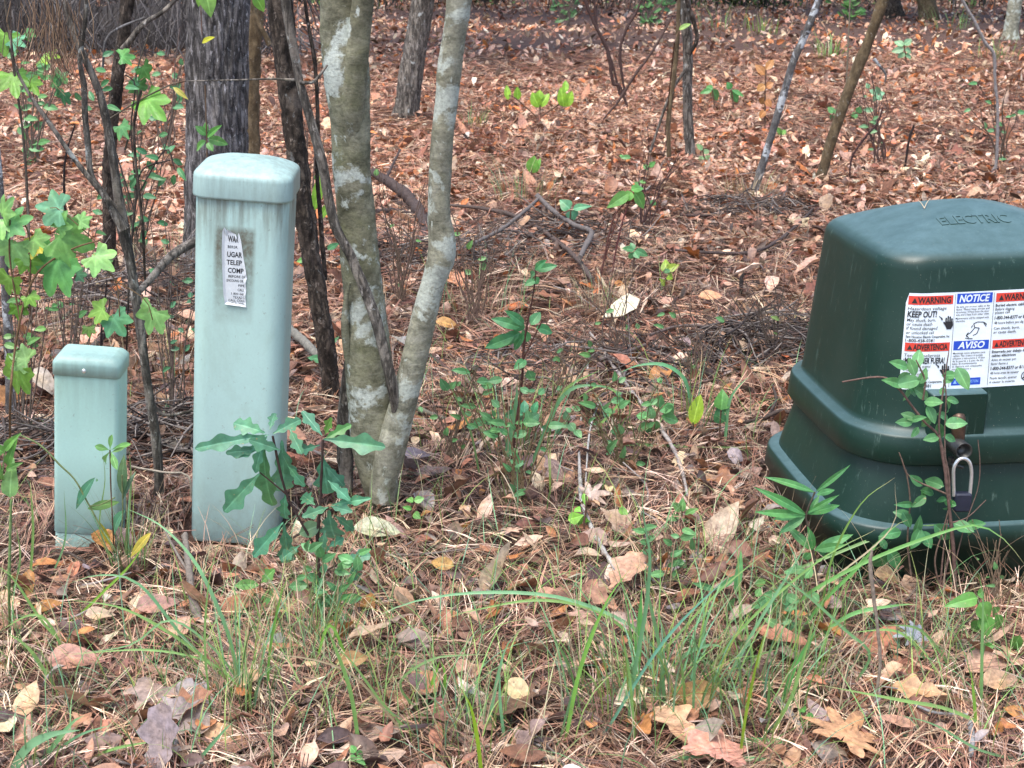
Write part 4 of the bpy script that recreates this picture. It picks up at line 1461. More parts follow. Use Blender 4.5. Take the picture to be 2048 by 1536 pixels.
# branches on the ground
def fallen(label, lst, col=(.12, .1, .09), extra=(), lift=.02, mat=None, name='fallen_branch'):
    a = G(lst[0][0], lst[0][1])
    root = thing(name, label, 'branch', tuple(a), 'fallen branches')
    def path(l):
        pts, rad = [], []
        for q in l:
            g = G(q[0], q[1])
            h = q[3] if len(q) > 3 else lift
            # same pixel, a little above the ground
            d = ray(q[0], q[1]); t = (g.z + h - CAMZ) / d.z
            p = Vector((0, 0, CAMZ)) + d * t
            pts.append(p); rad.append(pxr(q[2] / 2, p))
        return pts, rad
    for i, l in enumerate((lst, *extra)):
        mb = MB()
        p_, r2 = path(l)
        tube(mb, p_, r2, 9, .012, col, disp=lambda th, s, r: r * .3 * fbm(np.cos(th), np.sin(th), s * 40, 2), maxn=200)
        build_in(mb, 'limb' if i == 0 else 'side_twig', mat or M_twig, root)
    return root


fallen('long dark curved branch running right from behind the forked tree', [(895, 410, 6), (960, 416, 7), (1030, 432, 9), (1085, 462, 9), (1130, 495, 9), (1160, 525, 10), (1185, 560, 10)], (.09, .065, .055), (), .05)
fallen('angular grey branch bent like an elbow in the clearing', [(1075, 392, 10), (1110, 425, 9), (1150, 450, 10), (1182, 464, 11), (1172, 490, 11), (1160, 515, 10)], (.14, .12, .11), ([(1080, 395, 7), (1040, 430, 7), (1000, 460, 8), (930, 495, 6)],), .09)
fallen('white barked twig lying in the middle pointing toward the viewer', [(1158, 860, 5), (1175, 760, 6), (1172, 700, 4)], (.42, .38, .34), (), .02)
fallen('pale lichened twig curving down beside the bright green seedling', [(1158, 900, 5), (1160, 960, 8), (1165, 1010, 9), (1185, 1060, 10), (1210, 1105, 10), (1240, 1148, 10)], (.42, .40, .37), ([(1170, 980, 3), (1180, 860, 4), (1200, 800, 3)],), .03)
fallen('long straight grey twig lying diagonally across the middle', [(1180, 665, 5), (1205, 700, 7), (1250, 765, 8), (1300, 830, 8), (1340, 885, 8), (1362, 935, 8), (1375, 990, 6)], (.36, .32, .29), (), .03)
fallen('dark rotten branch leaning behind the forked tree', [(745, 345, 16, .16), (790, 372, 20, .12), (830, 410, 24, .06), (850, 455, 24, .02), (852, 520, 18, 0)], (.07, .05, .045), ([(752, 425, 12, .05), (790, 420, 10, .05), (830, 430, 9, .03)], [(800, 300, 5, .25), (770, 360, 6, .14)]), .1)
fallen('thin arched branch in front of the leaf clump left of the green box', [(1590, 605, 5), (1530, 640, 5), (1450, 672, 6), (1440, 690, 6)], (.12, .09, .08), ([(1300, 670, 6), (1360, 652, 6), (1430, 655, 6), (1500, 675, 7), (1560, 690, 6), (1600, 700, 5)], [(1290, 690, 7), (1250, 705, 8), (1200, 720, 6)]), .05)
fallen('long thin dark branch running from the clearing up to the green hood', [(1350, 500, 5), (1420, 505, 6), (1500, 505, 7), (1550, 485, 7), (1600, 445, 6), (1625, 418, 5)], (.07, .05, .045), (), .04)
fallen('thin dark twig behind the forked tree at leaf height', [(830, 815, 10), (880, 835, 10), (930, 850, 9), (975, 865, 7)], (.13, .12, .09), (), .03)
fallen('dark twig pointing up the slope right of the grass clump', [(1360, 430, 5), (1400, 432, 6), (1450, 428, 5)], (.06, .04, .035), (), .03)
fallen('grey stick lying under the arched grass left of centre', [(370, 1070, 12, .1), (378, 1140, 14, .06), (385, 1200, 16, .04), (400, 1245, 16, .02)], (.2, .17, .145), ([(380, 1150, 6, .05), (350, 1100, 6, .08), (330, 1060, 4, .1)],), .05)
fallen('bleached straw coloured stick curving along the lower middle', [(930, 1500, 8), (1000, 1490, 10), (1070, 1508, 12), (1120, 1520, 10)], (.5, .42, .3), (), .02)
fallen('pale grey knotty stick poking out near the lower right leaves', [(1555, 1400, 14), (1590, 1440, 14), (1608, 1475, 12)], (.3, .28, .26), ([(1505, 1360, 8), (1480, 1330, 7), (1470, 1300, 6)],), .02)
fallen('blue-grey stick lying in front of the lower right leaf', [(1300 + 2048 * .0 + 640, 1440, 12), (1945, 1480, 12), (1942, 1510, 10)], (.26, .26, .26), ([(1935, 1430, 6), (1870, 1425, 6), (1830, 1410, 5)],), .03)
fallen('long thin dark root like twig crossing in front of the dark shoots', [(1490, 845, 7), (1530, 835, 9), (1560, 822, 10), (1580, 825, 8)], (.07, .05, .04), ([(1535, 832, 5), (1552, 800, 6), (1545, 770, 5)],), .04)
fallen('dark branch lying behind the short pedestal on the leaves', [(105, 770, 8), (160, 730, 12), (205, 670, 14), (240, 640, 10)], (.09, .07, .06), ([(110, 560, 7), (160, 572, 7), (185, 590, 6)],), .04)
fallen('greyish branch emerging behind the tall pedestal toward the dark trunk', [(580, 660, 18), (605, 680, 18), (630, 705, 16), (650, 720, 12)], (.2, .19, .16), (), .06)
fallen('weathered split grey log piece in the lower left corner', [(100, 1400, 10), (95, 1440, 16), (88, 1475, 14)], (.22, .2, .18), (), .01)
fallen('pale driftwood like stick left of the bottom tuft', [(310, 1530, 20), (340, 1500, 22), (365, 1462, 16)], (.32, .30, .30), (), .01)
fallen('thin twig pair slanting down to the leaning grey tree base', [(1340, 300, 4), (1290, 380, 4), (1270, 310, 4)], (.3, .26, .22), (), .03)

# ------------------------------------------------------------------ green plants
O = []
L_ = O.append
for l in ((534, 872, 500, 945, 24), (560, 900, 590, 960, 26), (575, 930, 610, 975, 22), (650, 930, 690, 975, 26), (655, 960, 700, 1000, 24), (600, 1090, 560, 1120, 24), (650, 1060, 640, 1120, 30), (538, 870, 387, 893, 34), (530, 866, 470, 842, 38), (540, 860, 548, 822, 20), (528, 876, 524, 1040, 46, 'oak', (.13, .36, .15)), (563, 880, 574, 1010, 56), (520, 946, 444, 1025, 46),
          (545, 868, 602, 836, 30), (580, 858, 600, 904, 26), (567, 1044, 501, 1116, 36), (567, 1046, 582, 1152, 42), (572, 985, 560, 1050, 30), (520, 900, 450, 905, 26), (536, 880, 470, 915, 22),
          (646, 880, 701, 848, 22, None, (.13, .33, .10)), (645, 872, 604, 820, 26), (646, 878, 768, 893, 42), (644, 905, 656, 1003, 48), (640, 890, 585, 905, 24),
          (658, 1014, 606, 1032, 26), (660, 1012, 702, 1022, 22), (658, 1020, 664, 1100, 52), (662, 1010, 738, 996, 20), (668, 1030, 712, 1062, 24), (655, 1095, 690, 1075, 20), (640, 1050, 596, 1068, 40, 'oval', (.13, .22, .12)),
          (690, 1120, 735, 1110, 30), (700, 1130, 720, 1165, 24), (650, 870, 660, 838, 20, None, (.16, .34, .08)), (630, 1010, 600, 985, 30), (560, 900, 500, 880, 34)):
    L_((l[0], l[1], l[2], l[3], l[4] * .85, *l[5:]))
plant('oak_seedling', 'leafy oak seedling with drooping lobed blue-green leaves before the tall pedestal', 'seedling', (640, 1205),
      [[(638, 1150, 8), (634, 1090, 7), (640, 1010, 6), (646, 880, 5)], [(634, 1100, 6), (600, 1040, 5), (570, 980, 5), (545, 872, 5)], [(640, 1030, 4), (658, 1014, 4)], [(575, 990, 4), (520, 945, 3)], [(638, 1150, 4), (690, 1120, 4)]],
      O, kind='oak', col=(.11, .31, .18), stemcol=(.05, .03, .025), Y=G(640, 1205).y + .0)

GUM = []
for (zx, zy, r, a, c) in ((30, 170, 62, -60, None), (90, 240, 75, -20, (.16, .40, .16)), (265, 170, 85, 190, (.14, .36, .2)), (60, 400, 92, 100, None), (195, 350, 62, 40, None), (370, 330, 128, 20, (.15, .38, .08)),
                          (270, 500, 135, 110, (.16, .42, .12)), (520, 440, 78, 40, None), (150, 460, 62, 60, BRIGHT), (45, 560, 62, 100, BRIGHT), (160, 640, 42, 60, BRIGHT), (95, 700, 45, 90, (.12, .26, .03)), (105, 940, 66, 200, None),
                          (85, 1040, 90, 100, BRIGHT), (775, 740, 85, 110, None), (600, 765, 75, 60, (.10, .28, .14)), (500, 700, 60, 160, BRIGHT), (455, 800, 34, 90, (.1, .22, .03)), (430, 230, 42, -20, None),
                          (415, 510, 36, 0, (.14, .32, .16)), (8, 270, 60, 90, None), (160, 370, 55, 150, YELL), (310, 240, 60, -60, None)):
    x, y = .39 * zx, 350 + .39 * zy
    r *= .39 * 1.6
    x -= .3 * r * math.cos(R(a)); y -= .3 * r * math.sin(R(a))
    GUM.append((x, y, x + r * math.cos(R(a)), y + r * math.sin(R(a)), r * 1.7, 'gum', c or (.22, .44, .13), random.uniform(-.03, .03)))
plant('sweetgum_sapling', 'young sweetgum with bright star shaped leaves above the short pedestal', 'sapling', (20, 960),
      [[(20, 820, 5), (30, 700, 5), (50, 600, 5), (80, 540, 4), (140, 500, 4), (200, 480, 3)], [(40, 640, 4), (20, 520, 4), (20, 440, 3)], [(60, 570, 3), (60, 480, 3), (40, 430, 3)],
       [(140, 500, 3), (180, 520, 3), (230, 560, 3), (240, 640, 2)], [(230, 560, 3), (290, 600, 2), (305, 640, 2)], [(190, 480, 3), (120, 420, 2), (100, 416, 2)]], GUM, kind='gum', stemcol=(.16, .10, .05), Y=3.15)
GUM2 = []
for (zx, zy, r, a, c) in ((30, 250, 90, 100, BRIGHT), (95, 240, 60, 30, (.14, .36, .2)), (80, 480, 90, 80, (.15, .36, .04)), (190, 500, 60, 60, (.15, .36, .04)), (280, 330, 60, -10, (.3, .45, .05)), (370, 570, 55, 90, (.07, .24, .10)),
                          (850, 420, 60, 60, None), (810, 520, 60, 80, None), (890, 620, 110, 50, (.18, .42, .07)), (720, 760, 55, 60, None), (740, 330, 60, 0, None), (340, 450, 60, -100, None), (170, 200, 45, 10, None)):
    x, y = zx * .342, zy * .342
    r *= .342 * 1.5
    x -= .3 * r * math.cos(R(a)); y -= .3 * r * math.sin(R(a))
    GUM2.append((x, y, x + r * math.cos(R(a)), y + r * math.sin(R(a)), r * 1.6, 'gum', c or (.10, .28, .08), random.uniform(-.08, .08)))
plant('sweetgum_sapling', 'loose spray of lobed leaves on thin stems in the upper left', 'sapling', (60, 640),
      [[(60, 560, 6), (55, 400, 6), (45, 260, 5), (25, 120, 5), (10, 0, 5), (0, -80, 4)], [(250, 300, 4), (275, 210, 4), (272, 150, 3), (300, 60, 3)], [(215, 240, 3), (280, 200, 3), (340, 170, 3), (372, 162, 2)]],
      GUM2, kind='gum', stemcol=(.10, .08, .06), Y=4.35)
OV = []
for zx, zy, a in ((550, 590, 240), (540, 640, 190), (600, 640, 60), (620, 420, 200), (640, 470, 150), (660, 520, 180), (730, 510, 0), (760, 470, 20), (600, 330, -30), (620, 620, 10), (860, 900, -150), (820, 910, 190), (860, 940, 60), (980, 900, -60), (930, 930, 200),
                  (1010, 930, 30), (1040, 980, 60), (970, 1040, 140), (1020, 1020, 100), (830, 1010, 190), (860, 1060, 120), (880, 1030, 10), (770, 1130, 120), (740, 1150, 160), (620, 1130, 150), (660, 1090, -40), (760, 1100, -60), (870, 1290, 200), (920, 1300, 10), (860, 1350, 130), (600, 1250, 200), (580, 1480, 40),
                  (440, 540, 60), (350, 450, 100)):
    x, y = zx * .342, zy * .342
    OV.append((x, y, x + 24 * math.cos(R(a)), y + 24 * math.sin(R(a)), 12))
plant('small_leaved_shrub', 'wiry shrub with small oval leaves left of the big pine', 'shrub', (250, 760),
      [[(255, 640, 4), (262, 500, 5), (272, 400, 5), (285, 340, 4), (340, 320, 3)], [(268, 420, 3), (230, 300, 3), (205, 240, 3), (195, 190, 3)], [(270, 400, 3), (330, 300, 3), (350, 340, 2)], [(272, 380, 3), (262, 260, 3), (270, 170, 3), (250, 150, 3)]], OV, kind='oval', col=(.09, .26, .11), Y=4.2, stemcol=(.05, .04, .035))
plant('pine_side_sprig', 'little five leaved sprig standing before the big pine bark', 'seedling', (418, 640), [[(416, 500, 3), (414, 400, 3), (414, 300, 3), (410, 170, 3)]],
      [(414, 275, 440, 250, 14), (416, 278, 455, 285, 20), (412, 282, 385, 300, 18), (414, 270, 392, 252, 16), (410, 268, 412, 245, 12), (415, 285, 425, 300, 14)], kind='oval', col=(.12, .32, .08), Y=4.8)
plant('overhanging_twig', 'green leaf tips hanging into view over the big pine', 'branch', (455, 1100), [[(455, -60, 4), (430, -15, 3), (415, -8, 2)], [(470, -50, 3), (500, -20, 3), (510, -6, 2)]],
      [(412, -12, 422, 28, 34), (508, -12, 532, 26, 26), (400, -10, 396, 14, 16)], kind='ovate', col=(.18, .38, .07), Y=3.3, bare=True)
plant('overhanging_twig', 'single yellow leaf caught in front of the big pine bark', 'branch', (408, 900), [[(398, -60, 2), (402, 20, 2), (404, 70, 2)]], [(404, 86, 424, 72, 12)], kind='oval', col=(.45, .46, .03), Y=3.6, bare=True)
plant('overhanging_twig', 'narrow yellow leaf stuck on a thin twig left of the big pine', 'branch', (350, 900), [[(372, 162, 2), (355, 165, 2), (345, 172, 2)]], [(346, 174, 372, 194, 11, 'lance')], kind='lance', col=(.55, .52, .12), Y=4.3, bare=True)

# seedling before the short pedestal
plant('whorled_seedling', 'tiny light green whorled seedling before the short pedestal', 'seedling', (228, 1120), [[(226, 1060, 3), (222, 980, 3), (220, 900, 3)]],
      [(220, 900, 222, 870, 12), (221, 900, 262, 884, 12), (219, 900, 190, 892, 14), (220, 903, 194, 935, 14), (222, 903, 232, 935, 14), (222, 905, 246, 896, 8)], kind='obov', col=(.2, .42, .13), Y=2.98)
plant('smilax_vine', 'arched stem with long pointed leaves before the short pedestal', 'vine', (250, 1150), [[(235, 1110, 4), (205, 1060, 4), (178, 1010, 4), (150, 960, 4), (120, 930, 4), (80, 890, 4), (40, 870, 3)], [(178, 1012, 3), (200, 1010, 3), (230, 995, 3)], [(236, 1100, 3), (245, 1040, 3), (244, 950, 3)]],
      [(190, 955, 136, 1016, 22, 'lance', (.08, .24, .13)), (175, 1018, 240, 1000, 20, 'lance', (.14, .28, .08)), (245, 990, 242, 912, 22, 'lance', (.10, .20, .08)), (250, 1020, 204, 1072, 24, 'lance', (.12, .36, .18)),
       (200, 1045, 226, 1102, 12, 'lance', YELL), (302, 1065, 258, 1112, 18, 'lance', YELL), (246, 1000, 262, 940, 12, 'lance', (.1, .2, .1)), (196, 962, 190, 958, 6, 'lance')], kind='lance', col=(.1, .28, .12), Y=3.0, stemcol=(.16, .2, .08))
plant('edge_seedling', 'light green pointed seedling standing left of the short pedestal', 'seedling', (18, 1260), [[(18, 1180, 6), (20, 1080, 6), (22, 1000, 5)], [(4, 960, 4), (10, 900, 3), (14, 880, 3)]],
      [(20, 995, 20, 925, 34, 'ovate', (.2, .42, .14)), (10, 900, 30, 870, 18), (8, 905, -20, 890, 22), (14, 930, 26, 890, 16), (5, 960, -10, 925, 20), (12, 940, 40, 925, 14)], kind='ovate', col=(.15, .36, .08), Y=2.75, stemcol=(.18, .28, .1))

# before the green box
plant('lance_leaf_seedling', 'seedling with whorls of long narrow leaves before the green box corner', 'seedling', (1630, 1215), [[(1632, 1150, 6), (1625, 1100, 5), (1618, 1060, 5), (1612, 1030, 4), (1630, 984, 4)], [(1632, 1150, 4), (1645, 1120, 3), (1660, 1100, 3)]],
      [(1629, 984, 1534, 948, 15), (1631, 984, 1699, 932, 12), (1632, 990, 1673, 976, 14), (1630, 985, 1575, 968, 10), (1612, 1030, 1532, 980, 19), (1610, 1030, 1514, 1024, 18), (1614, 1028, 1682, 1008, 19), (1614, 1026, 1676, 990, 12), (1610, 1034, 1558, 1066, 18),
       (1612, 1032, 1540, 1038, 12), (1626, 1102, 1576, 1050, 18), (1626, 1102, 1624, 1060, 18), (1628, 1102, 1706, 1066, 22), (1628, 1100, 1692, 1090, 18), (1622, 1106, 1606, 1120, 16), (1630, 1098, 1672, 1086, 14), (1634, 1100, 1665, 1110, 16), (1618, 1028, 1640, 990, 12)],
      kind='lance', col=(.10, .30, .10), stemcol=(.08, .06, .045))
SH = []
for zx, zy, a, s in ((985, 255, 200, 78), (1020, 270, -20, 60), (960, 290, 180, 80), (1115, 165, 0, 90), (1110, 230, 60, 95), (1180, 250, 20, 70), (1165, 335, 80, 90), (1125, 385, 170, 80), (1150, 390, 20, 60), (1225, 190, 60, 70), (1240, 155, 10, 70),
                     (1250, 295, -5, 110), (1225, 385, 20, 70), (1090, 285, 140, 70), (1020, 345, 120, 60), (1180, 100, -60, 50), (985, 40, 170, 120), (1040, 60, 100, 100), (1000, 90, 30, 90), (905, 50, 200, 90), (1050, 110, 30, 100), (950, 10, 150, 80), (1060, 20, -60, 80), (1000, -40, 250, 90), (1030, -90, 280, 100), (930, -60, 200, 90),
                     (960, 120, 100, 70), (1300, 5, 60, 120), (1230, 0, 180, 80), (1215, 30, -30, 70), (1140, 665, 200, 110), (1030, 655, 220, 80), (1085, 715, 10, 80), (1060, 740, 80, 60), (1050, 770, 140, 80), (970, 795, 180, 60), (1180, 765, 180, 60), (1235, 790, 200, 70), (1225, 810, 100, 50), 
                     (950, 860, 200, 90), (960, 880, 60, 90), (1300, 930, 20, 110), (1370, 920, -10, 90), (1350, 960, 80, 50), (880, 970, 170, 100), (1030, 990, 110, 110), (1080, 1000, 60, 100), (1180, 960, 40, 130), (1030, 940, -60, 80), (820, 1040, 240, 70), (810, 1130, 140, 110), (880, 1120, 60, 120), (1170, 470, 0, 0)):
    if not s: continue
    x, y = 1500 + zx * .3256, 750 + zy * .3256
    s *= .3256 * 1.25
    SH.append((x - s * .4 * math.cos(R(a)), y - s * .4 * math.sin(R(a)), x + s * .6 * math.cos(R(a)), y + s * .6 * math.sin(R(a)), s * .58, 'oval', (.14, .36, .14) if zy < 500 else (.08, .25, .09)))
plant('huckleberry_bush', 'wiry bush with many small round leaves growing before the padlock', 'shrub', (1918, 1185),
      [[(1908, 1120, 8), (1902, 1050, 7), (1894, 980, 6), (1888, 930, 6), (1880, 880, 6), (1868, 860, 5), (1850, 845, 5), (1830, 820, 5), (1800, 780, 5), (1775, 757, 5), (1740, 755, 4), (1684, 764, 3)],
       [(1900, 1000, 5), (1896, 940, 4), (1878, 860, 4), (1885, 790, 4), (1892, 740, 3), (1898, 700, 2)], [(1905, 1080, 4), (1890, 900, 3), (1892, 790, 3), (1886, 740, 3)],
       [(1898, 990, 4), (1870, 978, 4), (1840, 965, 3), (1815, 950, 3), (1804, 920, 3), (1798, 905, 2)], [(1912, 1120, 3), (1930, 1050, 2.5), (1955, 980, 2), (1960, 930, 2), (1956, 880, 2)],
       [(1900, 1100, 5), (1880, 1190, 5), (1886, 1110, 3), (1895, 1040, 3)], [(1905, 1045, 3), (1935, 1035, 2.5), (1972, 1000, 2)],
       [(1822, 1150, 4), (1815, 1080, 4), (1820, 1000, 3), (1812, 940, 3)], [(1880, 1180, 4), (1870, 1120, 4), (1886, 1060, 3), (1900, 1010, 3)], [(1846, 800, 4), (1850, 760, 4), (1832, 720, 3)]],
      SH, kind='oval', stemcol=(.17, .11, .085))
plant('compound_leaf_seedling', 'bright ovate leaved seedling in front of the box at the right border', 'seedling', (1965, 1330), [[(1962, 1290, 4), (1960, 1240, 4), (1955, 1200, 3)], [(1965, 1280, 3), (1985, 1270, 3), (2005, 1250, 2)]],
      [(1955, 1195, 1900, 1208, 30), (1955, 1190, 1975, 1180, 20), (1960, 1205, 1980, 1245, 40), (1970, 1230, 1975, 1275, 34), (1990, 1230, 2010, 1270, 26), (1960, 1240, 1945, 1270, 26), (2040, 1270, 2020, 1310, 24), (1985, 1215, 2005, 1240, 22), (1990, 1290, 1940, 1300, 16), (1990, 1310, 2030, 1330, 20)], kind='ovate', col=(.14, .36, .08))

# middle seedlings
plant('tall_seedling', 'tall dark stemmed seedling with oval leaves in the middle of the clearing', 'seedling', (1022, 960), [[(1026, 900, 6), (1034, 840, 6), (1044, 760, 5), (1048, 690, 5), (1056, 640, 4), (1066, 590, 3), (1072, 540, 3)], [(1046, 720, 3), (1070, 670, 3), (1085, 640, 3)]],
      [(1040, 655, 985, 636, 22), (1048, 650, 1018, 622, 20), (1062, 650, 1080, 622, 22), (1072, 655, 1110, 662, 22), (1040, 665, 995, 690, 26), (1030, 672, 968, 695, 26), (1045, 660, 1060, 690, 22), (1050, 668, 1020, 700, 24), (1040, 640, 1030, 665, 30), (1056, 740, 1066, 760, 22), (1052, 720, 1030, 735, 20),
       (1072, 540, 1112, 530, 18), (1070, 540, 1090, 520, 16), (1072, 545, 1052, 555, 16), (1068, 555, 1078, 568, 16), (940, 745, 906, 738, 14), (1070, 560, 1050, 570, 16)], kind='oval', col=(.11, .33, .13), stemcol=(.09, .04, .03), group=None)
plant('low_seedling', 'low cluster of oval leaves at the foot of the tall seedling', 'seedling', (1050, 905), [[(1048, 870, 4), (1046, 840, 4), (1060, 820, 3)], [(1046, 850, 3), (1075, 835, 3)]],
      [(1046, 830, 1020, 820, 20), (1048, 826, 1050, 800, 18), (1058, 828, 1085, 838, 20), (1050, 832, 1040, 850, 20), (1066, 826, 1072, 805, 16), (1040, 824, 1000, 834, 18), (1060, 834, 1062, 856, 18)], kind='oval', col=(.10, .34, .17), stemcol=(.1, .06, .04))
plant('low_seedling', 'pair of rounded leaves on a thin stalk below the low cluster', 'seedling', (1038, 985), [[(1036, 950, 3), (1030, 915, 3)]], [(1032, 912, 1022, 895, 18), (1034, 930, 1042, 945, 18), (1036, 935, 1030, 905, 16)], kind='oval', col=(.18, .42, .15))
plant('low_seedling', 'pale two leaved sprout just right of the forked tree foot', 'seedling', (832, 1062), [[(830, 1040, 3), (828, 1020, 3)]], [(826, 1005, 812, 992, 14), (828, 1002, 848, 996, 16), (828, 1026, 836, 1034, 16), (824, 1018, 806, 1014, 10)], kind='oval', col=(.18, .42, .12))
plant('low_seedling', 'bright lime seedling on the lichened twig', 'seedling', (1168, 1075), [[(1168, 1050, 4), (1172, 1020, 4), (1172, 990, 3)]], [(1172, 1015, 1168, 985, 12), (1168, 1030, 1136, 1040, 26), (1168, 1030, 1150, 1060, 20), (1172, 1032, 1176, 1058, 16), (1162, 1024, 1150, 1014, 16)], kind='obov', col=(.24, .55, .08))
plant('low_seedling', 'single round lime leaf on a stalk right of the lichened twig', 'seedling', (1246, 1060), [[(1246, 1045, 3), (1246, 1040, 3)]], [(1246, 1042, 1246, 1008, 20)], kind='oval', col=(.24, .5, .1))
plant('broad_leaf_seedling', 'seedling with broad drooping leaves on a red stem in the clearing', 'seedling', (1220, 560), [[(1232, 500, 3), (1246, 440, 3), (1262, 395, 3)]],
      [(1258, 386, 1212, 416, 26), (1264, 384, 1248, 402, 22), (1268, 384, 1298, 420, 26), (1262, 380, 1290, 372, 18)], kind='ovate', col=(.14, .36, .09), stemcol=(.12, .04, .04))
plant('broad_leaf_seedling', 'pale green broad leaf with a brown hole beside the elbow branch', 'seedling', (1140, 470), [[(1140, 440, 3), (1142, 420, 3)]], [(1140, 418, 1120, 398, 26), (1142, 420, 1148, 442, 26), (1146, 418, 1180, 408, 16)], kind='ovate', col=(.12, .36, .18))
plant('broad_leaf_seedling', 'small whorl of leaves right of the dead clump', 'seedling', (1268, 545), [[(1268, 530, 3), (1268, 505, 3)]], [(1268, 500, 1246, 496, 14), (1268, 500, 1262, 484, 12), (1270, 500, 1296, 510, 16), (1268, 504, 1258, 520, 14), (1268, 503, 1278, 516, 14)], kind='oval', col=(.13, .34, .14))
plant('broad_leaf_seedling', 'yellow-green curled leaf clump right of the dead clump', 'seedling', (1332, 590), [[(1330, 575, 3), (1334, 550, 3)]], [(1332, 545, 1330, 515, 20), (1334, 540, 1358, 528, 18), (1334, 550, 1346, 558, 18), (1330, 570, 1322, 558, 14)], kind='ovate', col=(.26, .40, .04))
plant('broad_leaf_seedling', 'cluster of pale oval leaves left of the yellow upright leaf', 'seedling', (1310, 880), [[(1308, 860, 4), (1310, 835, 4), (1318, 815, 3)], [(1308, 850, 3), (1285, 838, 3)]],
      [(1316, 815, 1322, 792, 22), (1318, 822, 1348, 808, 22), (1322, 832, 1360, 842, 24), (1300, 835, 1270, 828, 20), (1305, 838, 1300, 815, 18), (1300, 848, 1272, 860, 18), (1310, 840, 1315, 862, 18), (1300, 855, 1296, 874, 14), (1330, 812, 1350, 830, 22)], kind='oval', col=(.16, .40, .15))
plant('broad_leaf_seedling', 'upright yellow-green broad leaf standing on its stalk', 'seedling', (1386, 875), [[(1388, 855, 3), (1386, 845, 3)]], [(1386, 850, 1400, 788, 30)], kind='oval', col=(.30, .46, .03))
plant('broad_leaf_seedling', 'dark green folded leaf next to the upright yellow leaf', 'seedling', (1440, 880), [[(1440, 850, 3), (1442, 820, 3)]], [(1442, 820, 1448, 780, 34, 'ovate', (.12, .33, .08)), (1440, 848, 1438, 812, 26, 'ovate', (.06, .2, .08)), (1442, 826, 1462, 800, 20)], kind='ovate', col=(.1, .28, .08))
plant('broad_leaf_seedling', 'sparse pale sprouts between the tall seedling and the white twig', 'seedling', (1140, 880), [[(1138, 860, 3), (1136, 840, 3)], [(1160, 870, 3), (1150, 850, 3)]], [(1136, 842, 1130, 824, 16), (1138, 846, 1150, 862, 18), (1150, 860, 1162, 872, 16), (1140, 850, 1120, 850, 14), (1290, 945, 1270, 950, 14)], kind='oval', col=(.2, .42, .2))
plant('broad_leaf_seedling', 'small sprout right of the pale leaf pair in the lower middle', 'seedling', (1370, 1060), [[(1366, 1040, 3), (1362, 1020, 3)], [(1366, 1040, 3), (1385, 1020, 3)]], [(1362, 1022, 1346, 1006, 16), (1364, 1024, 1366, 1000, 14), (1370, 1030, 1390, 1018, 14), (1360, 1032, 1338, 1040, 14), (1366, 1036, 1380, 1045, 12)], kind='oval', col=(.16, .38, .12))
plant('far_seedling', 'upright bright green leaves glowing in the far clearing', 'seedling', (1080, 245), [[(1080, 230, 3), (1080, 210, 3)], [(1080, 235, 3), (1130, 200, 3)], [(1080, 240, 3), (1035, 200, 3), (1018, 190, 2)]],
      [(1016, 200, 1014, 170, 14), (1036, 200, 1034, 174, 16), (1078, 215, 1064, 186, 22), (1082, 214, 1094, 186, 20), (1128, 214, 1122, 178, 22), (1132, 214, 1144, 182, 20), (1130, 185, 1132, 160, 14), (1078, 200, 1080, 180, 18)], kind='oval', col=(.26, .50, .05))
plant('far_seedling', 'drooping green leaf pair right of the slender tree', 'seedling', (1428, 225), [[(1428, 205, 3), (1424, 180, 3)]], [(1424, 180, 1402, 184, 12), (1424, 178, 1440, 202, 18), (1426, 178, 1412, 172, 12)], kind='oval', col=(.12, .33, .10))
plant('far_seedling', 'green leaf trio a step right of the drooping pair', 'seedling', (1466, 230), [[(1466, 205, 3), (1462, 180, 3)]], [(1462, 180, 1478, 206, 18), (1462, 178, 1456, 166, 14), (1464, 180, 1488, 192, 10)], kind='oval', col=(.11, .32, .10))
plant('far_seedling', 'orange dying fern like sprig in the clearing', 'seedling', (1530, 270), [[(1530, 240, 3), (1530, 190, 3), (1532, 140, 3)]], [(1530, 150, 1512, 128, 16), (1532, 140, 1548, 116, 16), (1530, 170, 1514, 180, 18), (1532, 175, 1546, 165, 16), (1530, 195, 1518, 210, 16), (1530, 200, 1544, 212, 16), (1530, 220, 1520, 235, 14)], kind='oval', col=(.46, .22, .08))
plant('far_seedling', 'pale mint leaved sprig behind the leaning brown tree', 'seedling', (1812, 130), [[(1812, 118, 3), (1808, 90, 3)]], None or [(1808, 92, 1790, 80, 14), (1808, 90, 1824, 78, 14), (1808, 98, 1784, 102, 14), (1810, 98, 1824, 104, 14), (1810, 106, 1796, 114, 12), (1810, 108, 1824, 116, 12)], kind='oval', col=(.26, .46, .26))
plant('far_seedling', 'bluish leaf pair left of the leaning brown tree', 'seedling', (1668, 250), [[(1664, 235, 3), (1668, 225, 3)], [(1668, 240, 3), (1715, 225, 3)]], [(1668, 226, 1656, 214, 14), (1668, 226, 1684, 222, 14), (1714, 226, 1722, 214, 14), (1714, 226, 1704, 236, 14), (1668, 230, 1660, 240, 12)], kind='oval', col=(.13, .34, .12))
plant('far_seedling', 'pale green leaf pair behind the right end of the clearing', 'seedling', (1756, 215), [[(1756, 200, 3), (1756, 188, 3)]], [(1756, 190, 1740, 178, 13), (1756, 190, 1762, 200, 13), (1754, 188, 1748, 202, 12), (1758, 188, 1770, 186, 10)], kind='oval', col=(.2, .42, .24))
plant('far_seedling', 'two leaf green sprout at the foot of the leaning grey tree', 'seedling', (1562, 285), [[(1562, 275, 3), (1562, 266, 3)]], [(1562, 270, 1554, 254, 11), (1563, 270, 1572, 258, 11)], kind='oval', col=(.2, .46, .1))
